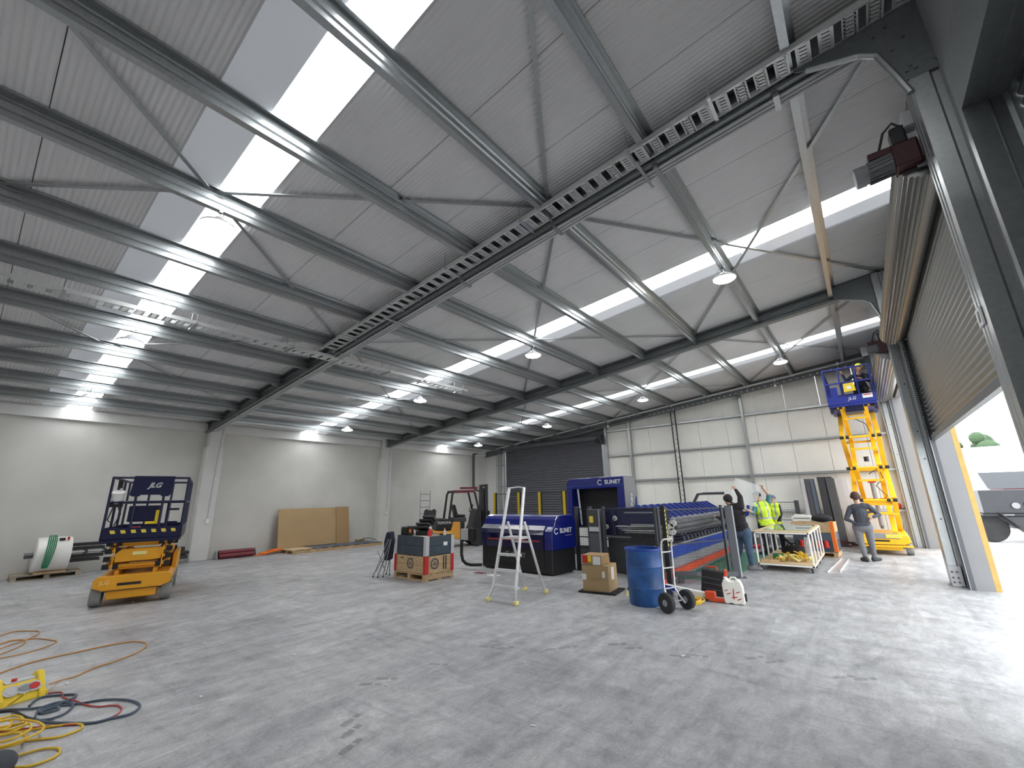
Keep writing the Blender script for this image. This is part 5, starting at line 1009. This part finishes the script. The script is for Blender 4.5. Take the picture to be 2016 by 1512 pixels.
# second man in vest, half hidden
J = pj(16.2, head=(1519, 983), shL=(1510, 996), shR=(1532, 996), elR=(1537, 1012, .05), wrR=(1535, 1026, -.1), elL=(1508, 1014), wrL=(1510, 1028, -.1), hipL=(1518, 1034), hipR=(1534, 1034), knL=(1524, 1060), knR=(1540, 1059, .1), anL=(1526, 1080), anR=(1543, 1080, .1))
person('man in yellow vest with black sleeves half hidden behind another', (J['anL'].x, J['anL'].y, 0), J, dict(top='sweater', sleeve='sweater', fore='sweater', legs='navy_cloth', shoes='boot'), (-.8, -.5, 0), ('cap', 'cable_blue', .012, (.03, .2)), True, bulk=1.1)
# man with hands on hips, back to us, watching the lift
J = pj(14.95, head=(1684, 978), shL=(1674, 1000), shR=(1708, 996), elL=(1666, 1022, -.05), wrL=(1680, 1028, -.08), handL=(1686, 1032, .0), elR=(1730, 1013, .05), wrR=(1720, 1018, -.12), handR=(1714, 1022, -.1),
       hipL=(1687, 1038), hipR=(1709, 1037), knL=(1696, 1071, -.05), knR=(1716, 1070, .05), anL=(1704, 1097, -.1), anR=(1722, 1097, .1))
J['toeL'] = J['anL']+Vector((-.08, .16, 0)); J['toeR'] = J['anR']+Vector((.1, .16, 0))
person('man in dark hoodie and grey trousers with hands on hips', (J['anL'].x, J['anL'].y, 0), J, dict(top='hoodie', legs='trouser_grey', shoes='boot', hand='skin'), (.15, .95, .25), ('beanie', 'beanie', .014, (-.03, .5)), bulk=1.12)
# man crouched in the raised platform
zb = 4.42
J = dict(head=(.50, 16.86, zb+1.08), shL=(.28, 16.98, zb+.86), shR=(.62, 17.02, zb+.86), elL=(.12, 16.82, zb+.70), wrL=(.06, 16.80, zb+.92), elR=(.66, 16.84, zb+.62), wrR=(.5, 16.74, zb+.7), hipL=(.34, 17.2, zb+.46), hipR=(.56, 17.2, zb+.46), knL=(.28, 16.9, zb+.42), knR=(.56, 16.92, zb+.4), anL=(.32, 17.05, zb+.09), anR=(.56, 17.05, zb+.09))
J = {k: Vector(v) for k, v in J.items()}
J['toeL'] = J['anL']+Vector((0, -.15, 0)); J['toeR'] = J['anR']+Vector((0, -.15, 0))
person('worker in yellow hood crouching on the raised platform', (.42, 17.05, zb), J, dict(top='navy_cloth', legs='sweater', shoes='boot'), (-.3, -.8, .1), ('hard_hat', 'hard_hat', .02, (.0, .3)))
# clear sheet carried between the two men
q = [P3(1447, 940, 1, 12.55), P3(1499, 957, 1, 14.75), P3(1470, 1000, 1, 14.0), P3(1433, 986, 1, 12.45)]
q[2] = q[1]+(q[3]-q[0]); c = sum(q, Vector())/4; nn = (q[1]-q[0]).cross(q[3]-q[0]).normalized()*.004
o = MB().add([p-c-nn for p in q]+[p-c+nn for p in q], [(3,2,1,0), (4,5,6,7), (0,1,5,4), (1,2,6,5), (2,3,7,6), (3,0,4,7)]).build('clear_sheet', 'clear_sheet', loc=c); tag(o, 'clear plastic sheet held up between two men', 'plastic sheet')
# ================================================================== FOREGROUND: POWER BOX AND CABLES
def smooth_path(pts, n=8):
    P = [Vector(p) for p in pts]; out = []
    for i in range(len(P)-1):
        p0, p1, p2, p3 = P[max(i-1, 0)], P[i], P[i+1], P[min(i+2, len(P)-1)]
        for k in range(n):
            t_ = k/n; out.append(.5*((2*p1)+(p2-p0)*t_+(2*p0-5*p1+4*p2-p3)*t_*t_+(3*p1-p0-3*p2+p3)*t_**3))
    return out+[P[-1]]
def floor_cable(nm, label, mat, px, r, cat='cable'):
    pts = smooth_path([g(a[0], a[1], r+.002+(a[2] if len(a) > 2 else 0)) for a in px]); c = Vector((pts[0].x, pts[0].y, 0))
    return tag(MB().tube([p-c for p in pts], r, 6).build(nm, mat, loc=c, smooth=60), label, cat)
floor_cable('power_cable', 'orange cable looping on the floor above the power box', 'cable_orange', [(-60, 1350), (0, 1325), (70, 1302), (150, 1284), (215, 1270), (262, 1263), (284, 1265), (288, 1270), (280, 1279), (255, 1291), (220, 1304), (185, 1315), (150, 1331), (115, 1341), (98, 1347, .1)], .0075)
floor_cable('power_cable', 'orange cable loop at the left edge, farthest back', 'cable_orange', [(-60, 1275), (0, 1252), (25, 1244), (50, 1242), (76, 1243), (75, 1248), (60, 1256), (48, 1261), (20, 1270), (0, 1277), (-50, 1295)], .007)
floor_cable('power_cable', 'orange cable loop at the left edge with long point', 'cable_orange', [(-50, 1285), (0, 1268), (25, 1261), (48, 1260), (72, 1257), (95, 1259), (111, 1262), (108, 1266), (80, 1277), (45, 1287), (0, 1296), (-50, 1305)], .007)
floor_cable('power_cable', 'orange cable at the left edge between two loops', 'cable_orange', [(-50, 1275), (0, 1267), (20, 1261), (44, 1259), (50, 1263), (40, 1272), (0, 1288), (-40, 1300)], .0065)
floor_cable('hose_line', 'dark blue hose loop right of the power box', 'cable_blue', [(-40, 1400), (20, 1397), (60, 1395), (100, 1390), (150, 1386), (200, 1378), (240, 1377), (264, 1381), (275, 1388), (272, 1395), (255, 1406), (220, 1414), (180, 1423), (120, 1423), (80, 1419), (69, 1412), (80, 1398), (110, 1388), (135, 1378), (150, 1370), (145, 1367), (120, 1368), (85, 1372), (65, 1382), (58, 1390)], .010)
floor_cable('hose_line', 'dark blue hose coil close below the power box', 'cable_blue', [(68, 1418), (95, 1416), (125, 1406), (142, 1392), (140, 1384), (120, 1382), (95, 1388), (75, 1398), (85, 1404), (110, 1398), (116, 1394), (108, 1393), (70, 1404)], .010)
floor_cable('hose_line', 'black hose lying under the yellow cables', 'cable_black', [(-40, 1408), (0, 1401), (25, 1399), (40, 1406), (55, 1413), (68, 1416)], .010)
floor_cable('power_cable', 'thin red cable threaded through the blue hose', 'cable_red', [(-40, 1445), (40, 1436), (90, 1430), (150, 1426), (200, 1419), (222, 1411), (236, 1402), (239, 1395), (232, 1389), (215, 1389), (195, 1391), (170, 1388), (150, 1380), (126, 1373), (120, 1363), (95, 1365)], .007)
floor_cable('power_cable', 'yellow cable with the longest loop in the heap', 'cable_yellow', [(-50, 1450), (0, 1447), (60, 1437), (110, 1429), (150, 1425), (162, 1428), (158, 1435), (135, 1445), (110, 1452), (70, 1456), (30, 1463), (-50, 1490)], .0085)
floor_cable('power_cable', 'yellow cable loop nearest the viewer', 'cable_yellow', [(-40, 1494), (15, 1492), (50, 1483), (85, 1474), (112, 1473), (118, 1478), (112, 1487), (95, 1496), (70, 1505), (45, 1510), (0, 1513)], .0085)
yl = [[(-50, 1425), (0, 1415), (25, 1409), (42, 1412), (46, 1420), (30, 1428), (0, 1436), (-40, 1445)], [(-50, 1440), (0, 1432), (40, 1424), (52, 1419), (45, 1430), (25, 1440), (0, 1446), (-50, 1452)], [(-50, 1452), (0, 1448), (30, 1443), (44, 1445), (50, 1452), (40, 1462), (15, 1470), (-50, 1482)], [(-40, 1424), (10, 1418), (22, 1420), (18, 1430), (0, 1438), (-40, 1443)], [(-40, 1478), (0, 1470), (35, 1460), (65, 1448), (82, 1438), (86, 1430), (75, 1422), (55, 1418), (30, 1416), (0, 1421), (-40, 1432)], [(-50, 1432), (10, 1437), (35, 1432), (58, 1425), (60, 1435), (45, 1445), (20, 1456), (-40, 1470)]]
nm_ = ['topmost', 'tightest', 'lowest', 'smallest', 'widest', 'middle']
for k, y_ in enumerate(yl): floor_cable('power_cable', 'yellow cable in the heap at lower left, %s loop' % nm_[k], 'cable_yellow', [(a, b_, .012+.010*k) for a, b_ in y_], .0085)
floor_cable('power_cable', 'yellow cable running up to the power box', 'cable_yellow', [(-40, 1420), (0, 1397), (25, 1383, .03), (40, 1372, .12), (48, 1366, .16)], .008)
# distribution box
A0 = Vector(g(-14, 1398)); A1 = Vector(g(96, 1366)); d = (A1-A0); ang = math.atan2(d.y, d.x)
t = thing('power_box', 'yellow portable power distribution box with round sockets', 'power box', ((A0.x+A1.x)/2, (A0.y+A1.y)/2, 0), ang)
W_ = d.length
MB().prism([(-.02, .0), (.24, .0), (.24, .17), (.17, .2), (.10, .19), (.0, .05)], 'x', -W_*.42, W_*.34).build('case', 'yellow', t, bevel=.01)
for x in (-W_*.44, W_*.33): MB().prism([(-.04, 0), (.27, 0), (.27, .2), (.2, .26), (.12, .26), (-.02, .06)], 'x', x-.02, x+.03).build('end_guard', 'yellow', t, bevel=.012)
MB().bx(W_*.38, W_*.5, .02, .2, 0, .05).build('foot', 'yellow', t, bevel=.01)
t.scale = (1, .9, .78)
nv = Vector((0, -.14, .10)).normalized()
for k, (x, mt) in enumerate(((-W_*.22, 'light_grey'), (W_*.02, 'mid_grey'), (W_*.2, 'red'))):
    c0 = Vector((x, .05, .125)); s_ = MB().cyl(c0-nv*.02, c0+nv*.02, .058, n=20).build('socket', 'light_grey', t, smooth=40); MB().cyl(c0+nv*.02, c0+nv*.024, .038, n=16).build('socket_face', mt, s_)
MB().box((0, .15, .2), (W_*.6, .08, .02)).build('top_plate', 'light_grey', t); MB().cyl((-.05, .14, .21), (-.05, .14, .24), .02, n=10).build('button', 'red', t); MB().cyl((W_*.36, .16, .12), (W_*.48, .16, .12), .022, n=10).build('gland', 'black', t)
t = thing('foot_tip', 'dark shoe toe at the lower left corner', 'shoe', g(-6, 1520)); MB().ball((0, 0, .05), (.16, .09, .06), 16, 10).build('toe_cap', 'hoodie', t, smooth=60); MB().bx(-.15, .1, -.07, .07, 0, .02).build('sole', 'black', t)
for k, (q_, rr) in enumerate((((131, 1347), .3), ((395, 1373), .1), ((402, 1267), .8), ((262, 1186), .5), ((580, 1290), .2), ((1050, 1430), .4), ((1345, 1292), .9), ((760, 1350), .6))):
    x, y, _ = g(*q_); o = MB().box((0, 0, .006), (.045, .018, .012)).build('plaster_chip', 'paper', loc=(x, y, 0), rz=rr, bevel=.004)
    tag(o, ['white chip on the floor just right of the power box', 'thin white chip on the floor right of the red cable', 'white chip on the floor right of the orange cable loop', 'white chip on the floor by the folded lift wheel', 'white chip on the open floor below the cardboard', 'white chip on the bare floor at bottom centre', 'white chip on the floor below the jerry can', 'white chip on the bare floor left of centre'][k], 'debris')
# dusty boot prints on the slab
bpm = MB()
for k in range(7): bpm.add([(-.13+.022*k, -.042+.012*abs(k-3)*.3, 0), (-.115+.022*k, -.042+.012*abs(k-3)*.3, 0), (-.108+.022*k, .042-.004*abs(k-3), 0), (-.123+.022*k, .042-.004*abs(k-3), 0)], [(0, 1, 2, 3)])
for k in range(3): bpm.add([(.06+.026*k, -.034, 0), (.078+.026*k, -.034, 0), (.078+.026*k, .034, 0), (.06+.026*k, .034, 0)], [(0, 1, 2, 3)])
bpme = bpm.mesh('boot_print', 'scuff', fix=False)
for k, q_ in enumerate([(959, 1274), (994, 1276), (1091, 1278), (1120, 1274), (1214, 1268), (1246, 1276), (729, 1347), (761, 1336), (863, 1308), (691, 1418), (691, 1440), (690, 1470), (1338, 1292), (1373, 1291), (1486, 1295), (1525, 1303), (1661, 1333), (1703, 1337)]):
    x, y, _ = g(*q_); o = put('boot_print', bpme, fl, (x, y, .0012), R(35+((k*37) % 40)-20 if k not in (9, 10, 11) else 110)); o.scale = (.85, .85, 1)
# ================================================================== OUTSIDE
t = thing('flatbed_truck', 'dark grey flatbed truck parked outside the roller door', 'truck', (5.2, 23.4, -.025), R(6))
MB().bx(-2.3, 3.2, -1.0, 1.0, .95, 1.72).build('tray_side', 'truck_grey', t, bevel=.02); MB().bx(-1.3, 3.2, -1.03, -1.0, 1.15, 1.3).build('side_recess', 'black', t); MB().bx(-2.35, 3.2, -1.02, 1.0, .86, .94).build('chassis_rail', 'black', t)
MB().prism([(-1.6, .45), (3.0, .45), (3.2, .85), (-2.0, .85)], 'y', -.98, -.6).build('tool_locker', 'truck_grey', t, bevel=.02)
MB().cyl((-1.5, -1.02, 1.2), (-1.5, -1.05, 1.2), .1, n=16).build('filler_cap', 'mid_grey', t)
for k in range(6): MB().bx(-1.9+.7*k, -1.6+.7*k, -1.035, -1.02, .88, .92).build('slot', 'mid_grey', t)
for x in (-2.2, 2.2): w_ = MB().lathe([(.25, -.14), (.44, -.14), (.47, -.1), (.47, .1), (.44, .14), (.25, .14)], (x, -.7, .47), 'y', 24).build('wheel', 'rubber', t, smooth=40); MB().lathe([(0, -.12), (.25, -.1), (.25, .1), (0, .12)], (x, -.7, .47), 'y', 16).build('hub', 'mid_grey', w_)
MB().beam((-1.95, -1.0, .95), (-1.45, -1.0, .35), .4, .04).build('mud_flap', 'black', t)
MB().tube([(-.6, -1.0, 1.7), (-.6, -1.0, 2.0)], .03, 6).build('stake', 'red', t)
o = MB().ball((0, 0, .1), (.7, .5, .14), 20, 8).ball((.6, .1, .08), (.5, .4, .12), 16, 8).build('tarp_heap', 'paper', loc=(5.6, 22.95, 1.745), smooth=60); tag(o, 'crumpled white sheet lying on the truck tray', 'sheet')
t = thing('skip_bin', 'dark red roofed container behind the truck', 'container', (P3(1985, 955, 1, 30).x+2.2, 30, -.025), R(2)); MB().prism([(-2.6, .4), (4, .4), (4, 1.75), (-2.4, 1.75)], 'y', 0, 2.4).build('body', 'maroon', t); MB().prism([(-2.9, 1.75), (4, 1.75), (4, 2.5), (-3.1, 2.5)], 'y', -.1, 2.5).build('cover', 'dark_grey', t); MB().bx(-2.4, 3.8, .2, 2.2, 0, .4).build('skid', 'black', t)
t = thing('far_building', 'pale blown out warehouse across the yard', 'building', (16, 60, -.025)); MB().bx(-20, 40, 0, 12, 0, 5.2).build('wall', 'white', t); MB().bx(-20.4, 40.4, -.4, 12, 5.2, 5.6).build('roof', 'light_grey', t); MB().bx(-4, -1, -.1, 0, 0, 3).build('door', 'light_grey', t)
t = thing('tree', 'green tree crown beyond the far warehouse', 'tree', (9.5, 75, -.025)); MB().cyl((0, 0, 0), (0, 0, 5), .3, .2, 8).build('trunk', 'timber_grey', t)
cr = MB()
for k in range(26): cr.ball((random.uniform(-2.8, 2.8), random.uniform(-1.5, 1.5), 6.2+random.uniform(-1.4, 1.6)), random.uniform(.6, 1.2), 8, 6)
cr.build('crown', 'leaf', t)
bpy.context.view_layer.update()
